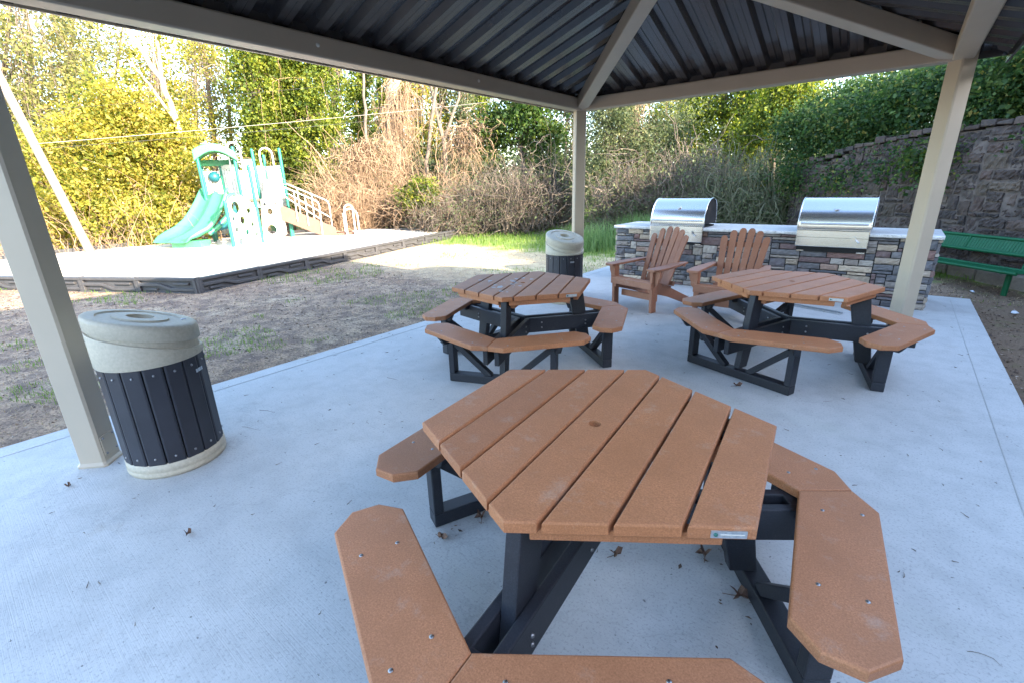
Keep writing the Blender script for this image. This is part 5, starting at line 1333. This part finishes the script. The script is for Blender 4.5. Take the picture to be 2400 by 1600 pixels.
n=1500; side=rng.uniform(size=n)<.68; x=np.where(side,-.80-np.abs(rng.normal(size=n))*.10+rng.uniform(0,.05,n),4.66+np.abs(rng.normal(size=n))*.12-rng.uniform(0,.05,n)); y=rng.uniform(-.8,8.2,n)
on=(x>-.776)&(x<4.639); p=np.stack([x,y,np.where(on,.004,ground(x,y)+.012)],1); V,F=leaf_quads(p,.030,.5); V[:,2]=np.repeat(p[:,2],4)+np.abs(V[:,2]-np.repeat(p[:,2],4))*.5
o=np_mesh('edge_leaf_litter',V,F,L['litter'],None,np.clip(rng.uniform(size=n),0,1)); tag(o,kind='stuff')
# fallen leaves one can pick out
M['deadleaf']=simple('dead_leaf',(.13,.07,.045),.7,var=.35,scale=60)
def fallen(loc,size,lobes,label,rz):
    mb=MB(); N=lobes*4; rim=[]
    for j in range(N):
        a=2*math.pi*j/N; k=(1,.62,.38,.62)[j%4]*(.75+.5*abs(math.cos(a/2)))
        rim.append((size*k*math.cos(a),size*k*.8*math.sin(a),.012+.014*math.sin(3*a)+.010*k))
    for th,fl in ((0,False),(.0012,True)):
        vs=[(0,0,.006+th)]+[(p[0],p[1],p[2]+th) for p in rim]
        fs=[(0,j+1,(j+1)%N+1) for j in range(N)]
        mb.add(vs,fs if fl else [f[::-1] for f in fs])
    mb.tube([(0,0,.006),(-size*.7,0,.008),(-size*1.3,size*.2,.005)],.0016,5)
    o=mb.build('fallen_leaf',M['deadleaf']); o.location=loc; o.rotation_euler=(0,0,rz); tag(o,label,'leaf','dry leaves fallen on the concrete')
def fl_at(px,py):
    d=CF*F_PX+CR*(px-1200)-CU*(py-800); k=-CAM[2]/d[2]; return (CAM[0]+d[0]*k,CAM[1]+d[1]*k,.001)
fallen((3.46,1.33,.001),.052,5,'large dry brown leaf curled beside the nearest table leg',.6)
fallen((3.27,1.47,.001),.040,4,'small curled brown leaf under the nearest table, behind its right leg',2.1)
fallen((2.96,1.23,.001),.034,3,'narrow brown leaf under the middle of the nearest table',1.2)
fallen((.21,-.19,.001),.020,3,'tiny tan leaf on the concrete in front of the left shelter post',.3)
fallen((1.23,.09,.001),.022,3,'small reddish leaf lying alone on the concrete at the lower left',-.4)
fallen((2.9,3.5,.001),.040,3,'flat brown leaf on the concrete in front of the right table',.9)
fallen((2.30,1.05,.001),.036,4,'dry leaf caught behind the nearest table sled on the left',2.6)
fallen((2.25,.83,.001),.030,4,'crumpled leaf at the foot of the left bench post of the nearest table',.2)

# pale weathering stain on the far left table top
mb=MB()
for k in range(26):
    cx_,cy_=-.05+rng.normal()*.13,.16+rng.normal()*.10; r_=rng.uniform(.006,.028); N=9
    v0=[(cx_+r_*rng.uniform(.7,1.2)*math.cos(2*math.pi*j/N),cy_+r_*rng.uniform(.7,1.2)*math.sin(2*math.pi*j/N),TH+.0006+k*.00005) for j in range(N)]
    vv=abs(((v0[0][1]+RB)%((2*RB+.0125)/7)))
    mb.add(v0,[tuple(range(N))])
st2=mb.build('bird_stain',simple('pale_stain',(.44,.45,.46),.8),t2); st2['kind']='stuff'
for k,(x,y) in enumerate(((5.02,7.85),(4.72,9.0),(5.35,8.6),(5.05,6.6),(4.95,5.6))):
    mb=MB(); n=7
    pts=[(rng.uniform(.03,.06)*math.cos(2*math.pi*j/n),rng.uniform(.02,.04)*math.sin(2*math.pi*j/n),rng.uniform(.004,.03)) for j in range(n)]
    mb.add([(0,0,.035)]+pts,[(0,j+1,(j+1)%n+1) for j in range(n)]); mb.add([(p[0],p[1],p[2]-.004) for p in pts],[tuple(reversed(range(n)))])
    o=mb.build('paper_scrap',simple('litter_paper',(.5,.52,.55),.7) if k==0 else bpy.data.materials['litter_paper']); o.location=(x,y,gz(x,y)+.012); o.rotation_euler=(0,0,rng.uniform(0,6))
    tag(o,('crumpled white paper scrap','small pale scrap by the bench leg','flat pale scrap under the wall','tiny pale scrap on the bare soil','tiny pale scrap on the soil nearest the camera')[k]+' right of the slab','litter','paper scraps on the bare soil')
